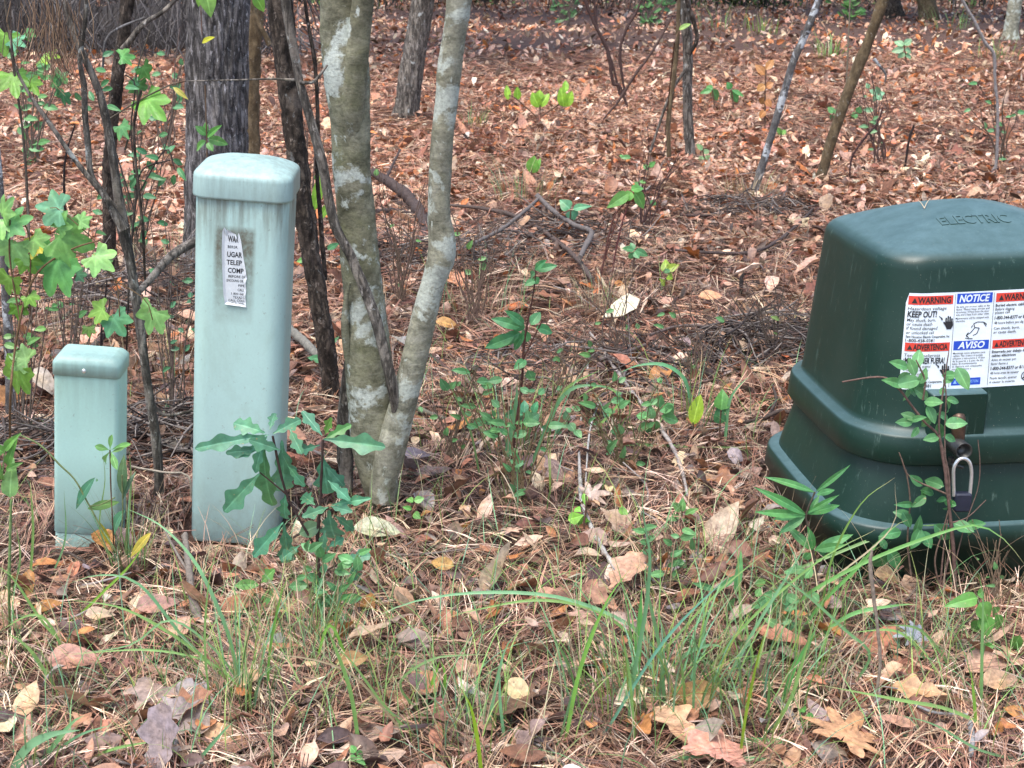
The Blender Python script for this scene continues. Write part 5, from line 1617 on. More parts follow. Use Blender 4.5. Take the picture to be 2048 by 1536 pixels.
plant('far_seedling', 'pale sprout cluster at the foot of the slender tree', 'seedling', (1408, 330), [[(1408, 315, 3), (1405, 300, 3)]], [(1405, 300, 1394, 288, 11), (1406, 306, 1420, 300, 12), (1408, 314, 1396, 322, 12), (1410, 312, 1424, 320, 11)], kind='oval', col=(.28, .46, .22))
plant('far_seedling', 'single pointed leaf high before the slender tree trunk', 'seedling', (1330, 270), [[(1345, 120, 3), (1352, 75, 3), (1360, 60, 2)]], [(1358, 60, 1380, 44, 11)], kind='oval', col=(.28, .46, .12), Y=7.6)
plant('far_seedling', 'leaves sprouting between the dark trunk and the forked tree', 'seedling', (640, 760), [[(650, 730, 3), (654, 690, 3), (640, 640, 3)], [(648, 745, 3), (625, 720, 3)], [(654, 700, 3), (632, 560, 2)]],
      [(652, 700, 674, 672, 14), (654, 712, 640, 690, 14), (650, 722, 610, 710, 18), (650, 726, 660, 748, 16), (646, 680, 650, 650, 12), (630, 420, 640, 350, 22, 'lance', (.2, .42, .05)), (640, 440, 660, 400, 16, 'lance', (.2, .42, .05)), (655, 500, 680, 482, 14), (636, 660, 628, 636, 12)], kind='ovate', col=(.10, .30, .12))
plant('far_seedling', 'bright leaf above a grass tuft behind the elbow branch', 'seedling', (1062, 370), [[(1062, 350, 3), (1064, 330, 3)]], [(1062, 346, 1068, 312, 26), (1066, 346, 1078, 320, 16)], kind='oval', col=(.18, .42, .08))
plant('low_seedling', 'ragged oak like sprout below the tall pedestal', 'seedling', (520, 1235), [[(520, 1200, 3), (520, 1160, 3)], [(520, 1210, 3), (540, 1180, 3)]], [(518, 1170, 462, 1168, 22, 'oval'), (522, 1166, 546, 1140, 22, 'oak'), (526, 1210, 540, 1180, 20, 'oval'), (520, 1240, 528, 1205, 18, 'oval')], kind='oval', col=(.15, .36, .1))
plant('low_seedling', 'little clover green sprout in the lower left of the bottom edge', 'seedling', (712, 1530), [[(712, 1515, 3), (712, 1505, 3)]], [(712, 1505, 700, 1492, 16), (712, 1505, 728, 1510, 14), (712, 1512, 698, 1520, 14), (714, 1512, 724, 1526, 14)], kind='oval', col=(.16, .40, .12))
plant('low_seedling', 'pair of small green leaves between grass blades at the lower right', 'seedling', (1612, 1460), [[(1612, 1440, 3), (1610, 1425, 3)]], [(1610, 1425, 1596, 1408, 18), (1612, 1428, 1626, 1440, 18), (1612, 1440, 1618, 1458, 16)], kind='oval', col=(.12, .34, .08))
plant('low_seedling', 'sprout of bluish leaves below the dark twig in the grass', 'seedling', (1440, 1240), [[(1440, 1210, 3), (1430, 1180, 3)], [(1440, 1220, 3), (1470, 1190, 3)]],
      [(1430, 1180, 1388, 1166, 14, 'lance'), (1432, 1180, 1480, 1150, 14, 'lance'), (1470, 1190, 1486, 1110, 16, 'lance'), (1470, 1195, 1440, 1240, 16, 'lance'), (1500, 1220, 1570, 1172, 22, 'lance'), (1505, 1225, 1475, 1245, 14, 'lance')], kind='lance', col=(.13, .34, .13))


def wild_shrub(label, bx, by, n, h, sp, nleaf, lw, col, name='wiry_shrub', scol=(.13, .10, .08), kind='oval', Y=None, lean=0):
    """a many stemmed shrub: stems fan out from one foot"""
    rs = random.Random(bx * 7 + by)
    stems, leaves = [], []
    for k in range(n):
        tx_, hh = rs.uniform(-sp, sp) + lean, h * rs.uniform(.45, 1.1)
        w_ = rs.uniform(1.8, 4.2)
        x0 = bx + rs.uniform(-.18, .18) * sp
        q = [(x0, by, w_)]
        for t in (.25, .5, .75, 1):
            q.append((x0 + tx_ * t**1.2 + rs.uniform(-7, 7), by - hh * t, w_ * (1 - .6 * t)))
        stems.append(q)
        if rs.random() < .7:
            p = q[rs.choice((2, 3))]
            a = rs.uniform(-70, 70)
            stems.append([(p[0], p[1], w_ * .5), (p[0] + a * .5, p[1] - 25, w_ * .4), (p[0] + a, p[1] - rs.uniform(20, 70), w_ * .3)])
    for k in range(nleaf):
        st = rs.choice(stems)
        i_ = rs.randrange(1, len(st)); t = rs.random()
        x = st[i_ - 1][0] * (1 - t) + st[i_][0] * t; y = st[i_ - 1][1] * (1 - t) + st[i_][1] * t
        a = rs.uniform(-3.6, .5); L = lw * rs.uniform(.8, 1.7)
        leaves.append((x, y, x + L * math.cos(a), y + L * math.sin(a) * .7, L * .55 if kind != 'gum' else L * 1.6))
    return plant(name, label, 'shrub', (bx, by + 8), stems, leaves, kind=kind, col=col, stemcol=scol, Y=Y)


wild_shrub('tangle of thin dark stems behind the short pedestal', 150, 790, 14, 420, 90, 16, 16, (.12, .30, .10))
wild_shrub('wiry stems with small leaves right of the crooked sapling', 350, 850, 16, 420, 60, 18, 15, (.09, .26, .12))
wild_shrub('thin brown stems at the left edge under the sweetgum leaves', 45, 880, 12, 380, 60, 12, 18, (.15, .34, .10))
wild_shrub('brown brush beyond the crooked sapling at mid height', 270, 520, 16, 330, 90, 26, 14, (.10, .28, .12))
wild_shrub('leafy brush in the far upper left under the twig heap', 60, 330, 16, 300, 90, 50, 18, (.13, .34, .12))
wild_shrub('dark brush between the big pine and the upper left saplings', 330, 300, 12, 240, 70, 20, 14, (.10, .28, .12))
wild_shrub('thin brown stems behind the dark leaning trunk', 620, 560, 12, 420, 50, 14, 15, (.14, .36, .08))
wild_shrub('fine dead stems between the two stems of the forked tree', 800, 600, 14, 260, 60, 4, 12, (.14, .30, .10), scol=(.12, .08, .06))
wild_shrub('fine dry stems right of the pale forked stem', 950, 640, 18, 230, 80, 6, 14, (.14, .32, .10), scol=(.15, .10, .075))
wild_shrub('weedy stems with small leaves around the tall seedling foot', 1030, 1010, 18, 260, 120, 46, 20, (.14, .35, .14), scol=(.16, .12, .06))
wild_shrub('loose green weeds around the pale oval leaf cluster', 1250, 930, 14, 170, 120, 30, 17, (.16, .38, .15), scol=(.15, .12, .06))
wild_shrub('dead wiry brush just left of the green box', 1545, 720, 18, 170, 90, 3, 12, (.2, .3, .1), scol=(.10, .075, .06))
wild_shrub('dark fine stems over the clearing right of the elbow branch', 1290, 450, 9, 200, 60, 8, 14, (.14, .34, .1), scol=(.08, .045, .04))
wild_shrub('small wiry weeds behind the leaning brown tree', 1760, 330, 10, 170, 70, 12, 12, (.2, .4, .2), scol=(.10, .06, .05))
wild_shrub('wispy weeds at the right edge behind the green hood', 2000, 330, 9, 170, 50, 12, 13, (.14, .34, .14), scol=(.10, .07, .05))
wild_shrub('brown stubble of thin stems among the bushes right of the padlock', 1990, 1200, 14, 160, 50, 6, 12, (.15, .34, .12), scol=(.2, .14, .09), Y=G(1990, 1200).y)
wild_shrub('ferny weed patch beneath the oak seedling', 655, 1250, 12, 170, 70, 34, 24, (.13, .33, .13), scol=(.2, .2, .09))
wild_shrub('low weeds between the grass clump and the lichened twig', 1330, 1180, 12, 150, 90, 20, 20, (.15, .36, .14), scol=(.16, .12, .07))
wild_shrub('leggy weeds among slanting blades before the lance leaf seedling', 1560, 1290, 12, 150, 90, 22, 24, (.16, .37, .14), scol=(.2, .18, .08), kind='lance')


def heap(label, px, py, rx, ry, h, n, cols, L=.22):
    """a low tangle of dead twigs with rotten leaves caught in it"""
    g = G(px, py)
    root = thing('brush_pile', label, 'brush pile', tuple(g))
    mb = MB()
    for k in range(int(n * 1.5)):
        a, r = random.random() * 6.283, random.random() ** .5
        x, y = g.x + rx * r * math.cos(a), g.y + ry * r * math.sin(a)
        hh = h * (1 - r**1.5)
        z = ghf(x, y) + random.uniform(0, hh) + .006
        b, l, s_ = random.random() * 6.283, L * random.uniform(.4, 1.3), random.uniform(-.25, .45)
        q = [(x - math.cos(b) * l / 2, y - math.sin(b) * l / 2, z), (x, y, z + random.uniform(0, .03)), (x + math.cos(b) * l / 2, y + math.sin(b) * l / 2, z + l * s_)]
        q = [(u, v, max(w__, ghf(u, v) + .004)) for u, v, w__ in q]
        w__ = random.uniform(.0012, .0042)
        tube(mb, q, [w__, w__, w__ * .5], 5, .04, random.choice(cols), cap=False)
    build_in(mb, 'twigs', M_twig, root)
    mb = MB()
    for k in range(n // 2):
        a, r = random.random() * 6.283, random.random() ** .5
        x, y = g.x + rx * r * math.cos(a), g.y + ry * r * math.sin(a)
        put_leaf(mb, random.choice(LT['oval']), (x, y, ghf(x, y) + random.uniform(0, h * .6 * (1 - r)) + .005), (random.uniform(-1, 1), random.uniform(-1, 1), random.uniform(-.3, .5)),
                 (random.uniform(-.5, .5), -.5, 1), random.uniform(.03, .07), random.choice([(.10, .06, .045), (.2, .11, .08), (.06, .045, .04), (.3, .18, .12)]))
    build_in(mb, 'caught_leaves', M_litter, root)


wild_shrub('dry stalks with few leaves between the tall seedling and the white twig', 1125, 800, 16, 190, 120, 10, 14, (.15, .34, .13), scol=(.17, .12, .085))
wild_shrub('thin dead stalks leaning over the centre left of the long grey twig', 1230, 700, 16, 170, 130, 4, 12, (.15, .34, .13), scol=(.14, .10, .08))
wild_shrub('thin dry stalks right of the forked tree foot', 905, 920, 16, 220, 110, 12, 14, (.15, .34, .13), scol=(.18, .13, .09))
wild_shrub('sparse brown stalks behind the cluster of pale oval leaves', 1400, 760, 14, 170, 110, 6, 14, (.16, .36, .14), scol=(.15, .11, .08))
DK = [(.07, .055, .048), (.04, .03, .028), (.14, .12, .11), (.22, .19, .17), (.10, .065, .05)]
heap('dark tangled heap of dead twigs just left of the green box', 1545, 705, .34, .26, .15, 260, DK)
heap('low tangle of broken twigs behind the forked tree roots', 860, 520, .45, .35, .10, 170, DK)
heap('loose twig tangle around the elbow shaped branch', 1090, 470, .55, .5, .07, 150, DK, .3)
heap('dark rotting twig heap between the pedestals and the crooked sapling', 335, 880, .30, .25, .12, 170, DK)
heap('twiggy debris on the ground left of the short pedestal', 50, 900, .28, .25, .09, 130, DK)
heap('twig and vine tangle beyond the crooked sapling', 330, 600, .5, .5, .16, 220, DK, .3)
heap('wiry dead twigs around the foot of the leaning grey tree', 1500, 420, .4, .3, .10, 130, DK)
heap('fine twig tangle on the ground in the middle of the clearing', 1180, 740, .5, .4, .06, 160, DK)

# ------------------------------------------------------------------ hero fallen leaves
def dead(label, px, py, size_px, kind, col, ang=0, tilt=.35, name='fallen_leaf', hz=.045, twist=.2):
    g = G(px, py) + Vector((0, 0, hz))
    L = pxr(size_px, g)
    mb = MB()
    a = R(ang)
    d = Vector((math.cos(a), math.sin(a), random.uniform(-.1, .15)))
    n = Vector((random.uniform(-.2, .2), -tilt - .15, 1))
    tm = random.choice(LT[kind])
    bw = {'oval': .55, 'ovate': .55, 'lance': .22, 'oak': .42, 'obov': .5}.get(kind, None)
    base = g - d * L * .5
    put_leaf(mb, tm, base, d, n, L if bw else L * .75, col, tuple(min(.9, c * 1.25) for c in col))
    o = mb.build(name, M_litter, None, origin=tuple(g))
    o.location = g
    return tag(o, label, 'leaf', 'large fallen leaves')


for a in (('big pink maple leaf lying flat at the bottom right of centre', 1432, 1500, 150, 'maple', (.62, .30, .22), 80),
          ('big tan lobed oak leaf in the bottom right', 1715, 1470, 190, 'whiteoak', (.55, .30, .16), 60),
          ('long brown ribbed leaf on edge in the lower right', 1378, 1428, 110, 'ovate', (.30, .17, .06), 175, .9),
          ('pale leaf tucked behind the brown ribbed leaf', 1468, 1425, 60, 'oval', (.60, .48, .36), 80, .9),
          ('upturned tan leaf leaning against the green box foot', 1780, 1158, 70, 'oval', (.42, .28, .16), 10, .9),
          ('blue-grey lobed leaf below the green box', 1795, 1305, 75, 'whiteoak', (.24, .26, .30), 190),
          ('orange-brown curled leaf at the bottom left of centre', 418, 1480, 75, 'ovate', (.56, .25, .13), 85, .8),
          ('greyish half buried maple leaf in the lower left', 285, 1440, 110, 'maple', (.34, .25, .21), 250, .5),
          ('rosy folded leaf in the litter below the short pedestal', 155, 1345, 110, 'ovate', (.48, .25, .19), 5),
          ('tan square leaf scrap left of the arched grass', 205, 1262, 60, 'ovate', (.55, .40, .28), 20),
          ('dusty pink leaf heap behind the arched grass', 320, 1240, 90, 'ovate', (.42, .24, .20), 30),
          ('yellow-brown upturned leaf in the lower middle', 885, 1165, 52, 'oval', (.42, .25, .08), 160, .9),
          ('pale brown leaf right of the forked tree foot', 925, 985, 50, 'ovate', (.46, .28, .17), 60, .9),
          ('brown heart shaped leaf standing in the needles', 996, 962, 34, 'ovate', (.50, .32, .22), 100, 1.2),
          ('pale green and cream leaf lying left of centre', 755, 1092, 95, 'oval', (.52, .52, .36), 5),
          ('whitish crumpled leaf near the lichened twig', 1215, 1010, 75, 'whiteoak', (.50, .38, .32), 10),
          ('orange leaf near the lower middle grass', 1182, 1480, 46, 'oval', (.60, .28, .12), 80, .9),
          ('long cream and brown leaf in the lower middle', 1035, 1415, 80, 'oval', (.55, .42, .24), 300, .5),
          ('brown boat shaped leaf at the bottom left of the tuft', 705, 1355, 66, 'oval', (.34, .20, .08), 10, .9),
          ('salmon leaf lying under the long arched blade', 1105, 1222, 60, 'ovate', (.60, .33, .22), 10, .5),
          ('pinkish crumpled leaf in the needles of the lower middle', 1018, 1090, 55, 'whiteoak', (.50, .34, .27), 100, .5),
          ('buff oak leaf in the lower right litter', 1835, 1420, 110, 'oak', (.50, .30, .17), 150, .5),
          ('light brown leaf at the far lower right edge', 2000, 1400, 90, 'ovate', (.50, .32, .20), 20, .4),
          ('bright rust leaf by the left edge of the green box', 1568, 740, 30, 'oval', (.42, .12, .05), 90, 1.2),
          ('orange leaf lying beside the dead grass clump', 1420, 612, 50, 'oval', (.62, .33, .18), 10, .5),
          ('golden brown leaf right of the forked stem', 895, 655, 48, 'oval', (.50, .28, .10), 0, .6),
          ('tall pinkish leaf standing before the dead clump', 1128, 572, 50, 'ovate', (.42, .24, .17), 80, 1.4),
          ('pale yellow leaf hung between the two stems of the forked tree', 836, 388, 40, 'ovate', (.50, .42, .16), 90, 1.4),
          ('purple-grey leaf in the needles at the foot of the fork', 835, 935, 60, 'ovate', (.20, .17, .20), 20, .4),
          ('cinnamon leaf heap left of the short pedestal', 20, 810, 90, 'ovate', (.34, .17, .07), 30, .8),
          ('cream leaf at the bottom left corner', 15, 1480, 80, 'ovate', (.60, .52, .36), 120, .4),
          ('pink leaf scrap by the bottom edge left of centre', 560, 1490, 70, 'ovate', (.46, .30, .24), 120, .5),
          ('red-brown leaf lying beneath the oak seedling', 455, 1040, 60, 'lance', (.50, .20, .15), 330, .5),
          ('folded russet leaf at the bottom right edge', 2010, 1500, 60, 'oval', (.55, .22, .09), 60, .5)):
    dead(*a)

# ------------------------------------------------------------------ grass
GCOL = [(.22, .38, .11), (.18, .35, .15), (.30, .42, .11), (.20, .40, .22), (.16, .27, .09)]
DRYC = [(.46, .35, .21), (.34, .25, .15), (.60, .50, .33)]


def blade(mb, p, az, L, bend, wd, col, lean=.25, segs=9):
    """a blade that rises and arches over; bend = how far it droops"""
    t = np.linspace(0, 1, segs)
    ang = math.pi / 2 - lean - bend * t**1.3
    r = np.concatenate([[0], np.cumsum(np.cos(ang[:-1]))]) / (segs - 1) * L
    z = np.concatenate([[0], np.cumsum(np.sin(ang[:-1]))]) / (segs - 1) * L
    az2 = az + .25 * t * random.uniform(-1, 1)
    x, y = p[0] + r * np.cos(az2), p[1] + r * np.sin(az2)
    zz = np.maximum(p[2] + z, gh(x, y) + .004 + .01 * t)
    wv = wd * np.clip(np.minimum(t * 6 + .5, (1 - t) * 1.8 + .06), 0, 1)
    tw = az + math.pi / 2 + random.uniform(-.9, .9)
    ox, oy = np.cos(tw) * wv / 2, np.sin(tw) * wv / 2
    A = np.stack([x + ox, y + oy, zz], -1); B = np.stack([x, y, zz - wv * .18], -1); D = np.stack([x - ox, y - oy, zz], -1)
    V = np.stack([A, B, D], 1).reshape(-1, 3)
    F = []
    for i_ in range(segs - 1):
        for j_ in (0, 1):
            F.append((3 * i_ + j_, 3 * i_ + j_ + 1, 3 * i_ + 4 + j_, 3 * i_ + 3 + j_))
    c = np.array(col)
    dry = np.array((.42, .34, .16))
    k = np.clip((t - .82) / .18, 0, 1) * random.choice((0, .6, 1))
    cc = c[None] * (1 - k[:, None]) + dry[None] * k[:, None]
    kb = np.clip((.12 - t) / .12, 0, 1)
    cc = cc * (1 - kb[:, None] * .5) + np.array((.4, .36, .2))[None] * kb[:, None] * .5
    mb.add(V, F, np.repeat(cc, 3, 0))


def arc_blade(mb, pxs, w_px, col, Y0=None):
    """blade through pixels; the first is on the ground"""
    g = G(*pxs[0])
    pts = [g] + [P(q[0], q[1], (q[2] if len(q) > 2 else 0) + g.y) for q in pxs[1:]]
    A = catmull(np.array([list(p) for p in pts]), 18)
    A[:, 2] = np.maximum(A[:, 2], gh(A[:, 0], A[:, 1]) + .006)
    T = np.gradient(A, axis=0); T /= np.linalg.norm(T, axis=1, keepdims=True)
    sidev = np.cross(T, np.array([random.uniform(-.3, .3), -.8, .6])); sidev /= np.linalg.norm(sidev, axis=1, keepdims=True)
    t = np.linspace(0, 1, 18)
    wv = pxr(w_px, g) * .88 * np.clip(np.minimum(t * 5 + .5, (1 - t) * 2.2 + .05), 0, 1)
    n = np.cross(sidev, T)
    V = np.stack([A + sidev * wv[:, None] / 2, A - n * wv[:, None] * .15, A - sidev * wv[:, None] / 2], 1).reshape(-1, 3)
    F = [(3 * i_ + j_, 3 * i_ + j_ + 1, 3 * i_ + 4 + j_, 3 * i_ + 3 + j_) for i_ in range(17) for j_ in (0, 1)]
    c = np.array(col); k = np.clip((t - .85) / .15, 0, 1) * random.choice((0, 1))
    mb.add(V, F, np.repeat(c[None] * (1 - k[:, None]) + np.array((.45, .38, .2))[None] * k[:, None], 3, 0))


LOOSE = MB()


def tuft(label, px, py, n, Lpx, dry=.25, arcs=(), spread=.05, wd=.0032, bend=1.5, name='grass_tuft', lean=.3, cols=None):
    g = G(px, py)
    L = pxr(Lpx, g)
    mb = MB()
    for k in range(int(n * 1.9)):
        a = random.random() * 6.283
        r = spread * 1.45 * random.random() ** .6
        p = (g.x + r * math.cos(a), g.y + r * math.sin(a) * .7, 0)
        p = (p[0], p[1], ghf(p[0], p[1]) - .004)
        if inside(np.array(p[0]), np.array(p[1]), .01): continue
        isdry = random.random() < dry
        az = a + random.gauss(0, .5)
        # keep blades out of the boxes
        col = jit(random.choice(DRYC) if isdry else random.choice(cols or GCOL), .2)
        blade(mb, p, az, L * random.uniform(.45, 1.15), random.uniform(.4, bend), wd * random.uniform(.5, 1.1) * (.6 if isdry else 1), col, random.uniform(.02, lean))
    for q in arcs:
        far = (G(*q[0][0]) - g).length > spread + .05
        arc_blade(LOOSE if far else mb, q[0], q[1], jit(q[2] if len(q) > 2 else GCOL[0], .1))
    o = mb.build(name, M_grass, None, origin=tuple(g))
    o.location = g
    return tag(o, label, 'grass tuft', 'grass tufts on the forest floor')


BG = (.19, .40, .19)
tuft('dense green and straw tuft at the foot of the oak seedling', 610, 1290, 46, 230, .5, (([(630, 1330), (660, 1250), (700, 1330), (760, 1430), (790, 1500)], 7, (.2, .42, .07)), ([(700, 1240), (640, 1190), (590, 1170)], 6)), .075, .0036)
tuft('tall mixed tuft left below the tall pedestal', 485, 1400, 40, 300, .35,
     (([(482, 1390), (460, 1280, .0), (420, 1180, .0), (380, 1110, .02), (320, 1050, .05), (255, 1018, .1)], 8, BG), ([(470, 1370), (400, 1310), (330, 1260), (240, 1215), (140, 1200)], 7, GCOL[0]),
      ([(470, 1360), (380, 1290), (280, 1170), (200, 1150), (130, 1170)], 7, BG), ([(490, 1380), (430, 1300), (340, 1240), (260, 1290), (130, 1310)], 5, GCOL[1]), ([(500, 1400), (430, 1330), (300, 1300), (130, 1310)], 5, GCOL[0]),
      ([(425, 1450), (412, 1330), (410, 1250), (420, 1150), (440, 1080)], 5, GCOL[0]), ([(535, 1390), (540, 1300), (565, 1180), (590, 1140)], 6, (.18, .42, .08))), .06, .0038)
tuft('long arched blades crossing the litter at the left border', 120, 1390, 9, 180, .2,
     (([(110, 1370), (60, 1300), (10, 1262)], 8, GCOL[0]), ([(90, 1240), (-10, 1270), (-40, 1290)], 7, GCOL[1]), ([(140, 1330), (100, 1250), (60, 1230), (-10, 1268)], 6), ([(145, 1300), (90, 1250), (20, 1150), (-20, 1130)], 6, GCOL[0]),
      ([(140, 1250), (200, 1190), (260, 1130), (300, 1070)], 6, (.22, .40, .05)), ([(60, 1170), (66, 1060), (60, 960)], 6, GCOL[0]), ([(20, 1210), (40, 1120), (30, 1040)], 5, GCOL[4])), .06)
tuft('thin upright blades rising beside the short pedestal', 262, 1150, 26, 200, .3, (([(250, 1130), (256, 1040), (262, 960), (258, 900)], 6, GCOL[4]), ([(240, 1150), (200, 1060), (210, 960), (204, 900)], 3), ([(100, 1165), (130, 1080), (128, 980)], 4, GCOL[1])), .03, .0032, .7)
tuft('green blade fan at the bottom left corner', 60, 1540, 12, 220, .1, (([(20, 1560), (50, 1500), (100, 1470), (160, 1460)], 20, BG), ([(80, 1530), (140, 1450), (170, 1430)], 12, GCOL[1]), ([(90, 1520), (160, 1470), (230, 1448)], 6, BG)), .05)
tuft('low arched blades in the bottom centre left', 330, 1530, 10, 200, .3, (([(160, 1536), (220, 1500), (320, 1480)], 7, GCOL[0]), ([(380, 1545), (440, 1470), (470, 1440)], 8, BG)), .06)
tuft('tall yellow-green blade cluster in the bottom centre', 960, 1480, 24, 220, .45, (([(965, 1560), (955, 1480), (940, 1410), (918, 1375)], 9, (.26, .44, .03)), ([(850, 1405), (870, 1350), (880, 1320)], 8, (.22, .48, .07)), ([(885, 1400), (890, 1350), (880, 1318)], 7, (.22, .48, .07)),
      ([(975, 1460), (990, 1380), (1010, 1300), (1030, 1270)], 8, BG), ([(1010, 1480), (1000, 1400), (1000, 1330)], 7, BG)), .07)
tuft('long blades sweeping over the middle of the foreground', 860, 1470, 16, 260, .4,
     (([(720, 1500), (700, 1380), (660, 1270), (640, 1225)], 9, GCOL[0]), ([(830, 1470), (760, 1400), (700, 1320), (650, 1280)], 6), ([(820, 1480), (770, 1420), (690, 1340), (560, 1310), (500, 1330)], 5, DRYC[1]), ([(860, 1440), (800, 1370), (860, 1320), (930, 1310), (990, 1310)], 6, GCOL[4])), .08)
tuft('big grass clump right of centre in the foreground', 1290, 1400, 80, 300, .3,
     (([(1255, 1460), (1270, 1340), (1290, 1230), (1300, 1120), (1290, 1050), (1282, 980)], 10, BG), ([(1270, 1380), (1276, 1300), (1282, 1200), (1284, 1175)], 17, (.15, .40, .10)), ([(1240, 1430), (1270, 1320), (1240, 1390), (1225, 1480)], 5, BG),
      ([(1130, 1480), (1160, 1340), (1210, 1210), (1258, 1140)], 9, (.20, .42, .08)), ([(1120, 1470), (1150, 1370), (1190, 1250), (1262, 1145)], 6, GCOL[1]), ([(1340, 1330), (1260, 1250), (1120, 1195), (960, 1185), (820, 1205), (720, 1250)], 8, BG),
      ([(1300, 1300), (1200, 1225), (1080, 1200), (950, 1220), (880, 1240)], 7, GCOL[0]), ([(1330, 1420), (1320, 1300), (1290, 1150), (1310, 1110)], 8, GCOL[1]), ([(1205, 1470), (1330, 1280), (1480, 1130)], 7, (.15, .40, .26)), ([(1270, 1500), (1260, 1360), (1240, 1240)], 6, GCOL[0])), .12, .0045)
tuft('clump of slanting blades before the green box', 1500, 1380, 70, 250, .3,
     (([(1400, 1360), (1500, 1240), (1640, 1120), (1750, 1060)], 6, GCOL[0]), ([(1440, 1380), (1520, 1240), (1600, 1110), (1620, 1060)], 7, BG), ([(1560, 1420), (1590, 1330), (1610, 1300), (1640, 1240)], 13, (.16, .44, .12)), ([(1540, 1470), (1580, 1400), (1600, 1340), (1630, 1240)], 8, GCOL[0]),
      ([(1620, 1290), (1700, 1230), (1800, 1210), (1840, 1210)], 9, (.16, .38, .12)), ([(1700, 1380), (1740, 1310), (1690, 1260), (1600, 1180), (1500, 1125)], 7, GCOL[1]), ([(1460, 1340), (1520, 1310), (1550, 1300)], 7), ([(1340, 1350), (1370, 1310), (1420, 1290), (1460, 1300)], 9, BG),
      ([(1480, 1520), (1490, 1440), (1510, 1340), (1530, 1260)], 8, (.26, .42, .04)), ([(1545, 1150), (1640, 1120), (1800, 1060), (1940, 1045)], 7, (.2, .36, .12))), .14, .0045)
tuft('arched blades crossing in front of the green box base', 1640, 1250, 16, 240, .3,
     (([(1600, 1270), (1640, 1210), (1720, 1130), (1760, 1080), (1800, 1045), (1815, 1040)], 8, (.16, .40, .10)), ([(1560, 1280), (1640, 1180), (1780, 1060), (1790, 965)], 4, DRYC[2]), ([(1640, 1260), (1660, 1130), (1720, 1010), (1790, 955)], 5, (.2, .34, .08)),
      ([(1540, 1290), (1600, 1200), (1740, 1120), (1900, 1060), (1960, 1052), (2010, 1080), (2050, 1130)], 8, (.17, .38, .10)), ([(1300, 1330), (1420, 1200), (1500, 1130), (1540, 1100)], 5, GCOL[0])), .07)
tuft('single tall pale blade standing at the lower right', 1960, 1420, 8, 160, .3, (([(1962, 1420), (1964, 1300), (1966, 1200), (1958, 1148)], 7, (.24, .44, .16)), ([(1950, 1470), (1950, 1420), (1942, 1340)], 8, (.22, .42, .06))), .04)
tuft('low arching blades at the lower right', 1860, 1330, 14, 220, .3,
     (([(1860, 1330), (1820, 1280), (1780, 1260), (1700, 1265)], 6), ([(1910, 1350), (1870, 1290), (1830, 1255), (1760, 1250)], 7, GCOL[4]), ([(2000, 1480), (1900, 1420), (1800, 1400), (1640, 1370)], 8, GCOL[0]), ([(2060, 1320), (1940, 1310), (1830, 1340)], 6, BG), ([(2050, 1540), (1960, 1500), (1870, 1450), (1800, 1430)], 6, GCOL[1])), .07)
tuft('broad curved blade at the bottom right of the pink leaf', 1500, 1500, 9, 180, .1, (([(1480, 1490), (1530, 1490), (1570, 1540), (1590, 1590)], 20, (.16, .46, .14)), ([(1340, 1525), (1420, 1510), (1500, 1535), (1560, 1570)], 14, (.14, .44, .16)), ([(1850, 1480), (1790, 1500), (1830, 1540)], 8, BG)), .06)
tuft('bluish grass at the foot of the tall seedling', 1020, 900, 34, 190, .3, (([(1010, 920), (1030, 820), (1035, 760)], 12, BG), ([(1060, 930), (1120, 800), (1180, 770), (1260, 790)], 9, (.14, .32, .14)), ([(1090, 860), (1130, 780), (1200, 740)], 7), ([(960, 950), (940, 860), (905, 780), (890, 740)], 5, GCOL[4])), .09, .0045)
tuft('arching blades left of the yellow upright leaf', 1380, 850, 18, 200, .3, (([(1385, 820), (1370, 760), (1330, 730), (1280, 730), (1240, 745)], 9, (.13, .34, .17)), ([(1180, 870), (1240, 800), (1200, 772), (1150, 800)], 6), ([(1130, 890), (1260, 905), (1400, 950), (1500, 1000)], 7, (.16, .34, .1)), ([(1450, 880), (1460, 800), (1490, 760), (1500, 755)], 7, BG)), .08)
tuft('straw coloured dead clump behind the tall seedling', 1200, 620, 80, 110, .95, (), .09, .003, 1.2, 'dead_grass_clump')
tuft('brown dead grass mound left of the green box', 1560, 690, 70, 110, .95, (), .12, .003, 1.5, 'dead_grass_clump')
tuft('dry wispy clump at the foot of the leaning grey tree', 1490, 400, 60, 70, .95, (), .12, .004, 1.2, 'dead_grass_clump')
tuft('thin straw wisps right of the forked stem', 960, 620, 60, 150, .8, (), .16, .003, 1.2, 'dead_grass_clump')
tuft('olive wisps above the elbow branch', 1050, 400, 40, 110, .6, (), .12, .004, 1.0, 'dead_grass_clump')
tuft('dry brown wisps around the crooked sapling foot', 330, 760, 70, 170, .95, (), .18, .003, 1.0, 'dead_grass_clump')
tuft('dead stalks rising left of the crooked sapling', 120, 700, 50, 170, .95, (), .2, .003, .9, 'dead_grass_clump')
tuft('dry stalk clump between the tall pedestal and the crooked sapling', 345, 560, 50, 130, .9, (), .15, .004, .8, 'dead_grass_clump')
tuft('dead needle heap right of the padlock bush', 2010, 1160, 60, 110, .85, (), .1, .003, 1.6, 'dead_grass_clump')
tuft('green strap leaved clump far back left of the leaning brown tree', 1660, 115, 18, 70, .1, (), .12, .014, 1.5, cols=[(.26, .42, .12), (.16, .32, .1)])
tuft('yellowish tuft far back above the clearing', 1525, 70, 16, 50, .2, (), .15, .012, 1.0, cols=[(.24, .38, .08)])
tuft('small wispy tuft behind the long dark branch', 940, 260, 20, 60, .4, (), .1, .006, 1.0)
tuft('short green tuft left of the cluster of pale leaves', 1240, 870, 20, 120, .4, (), .08, .004, 1.4)
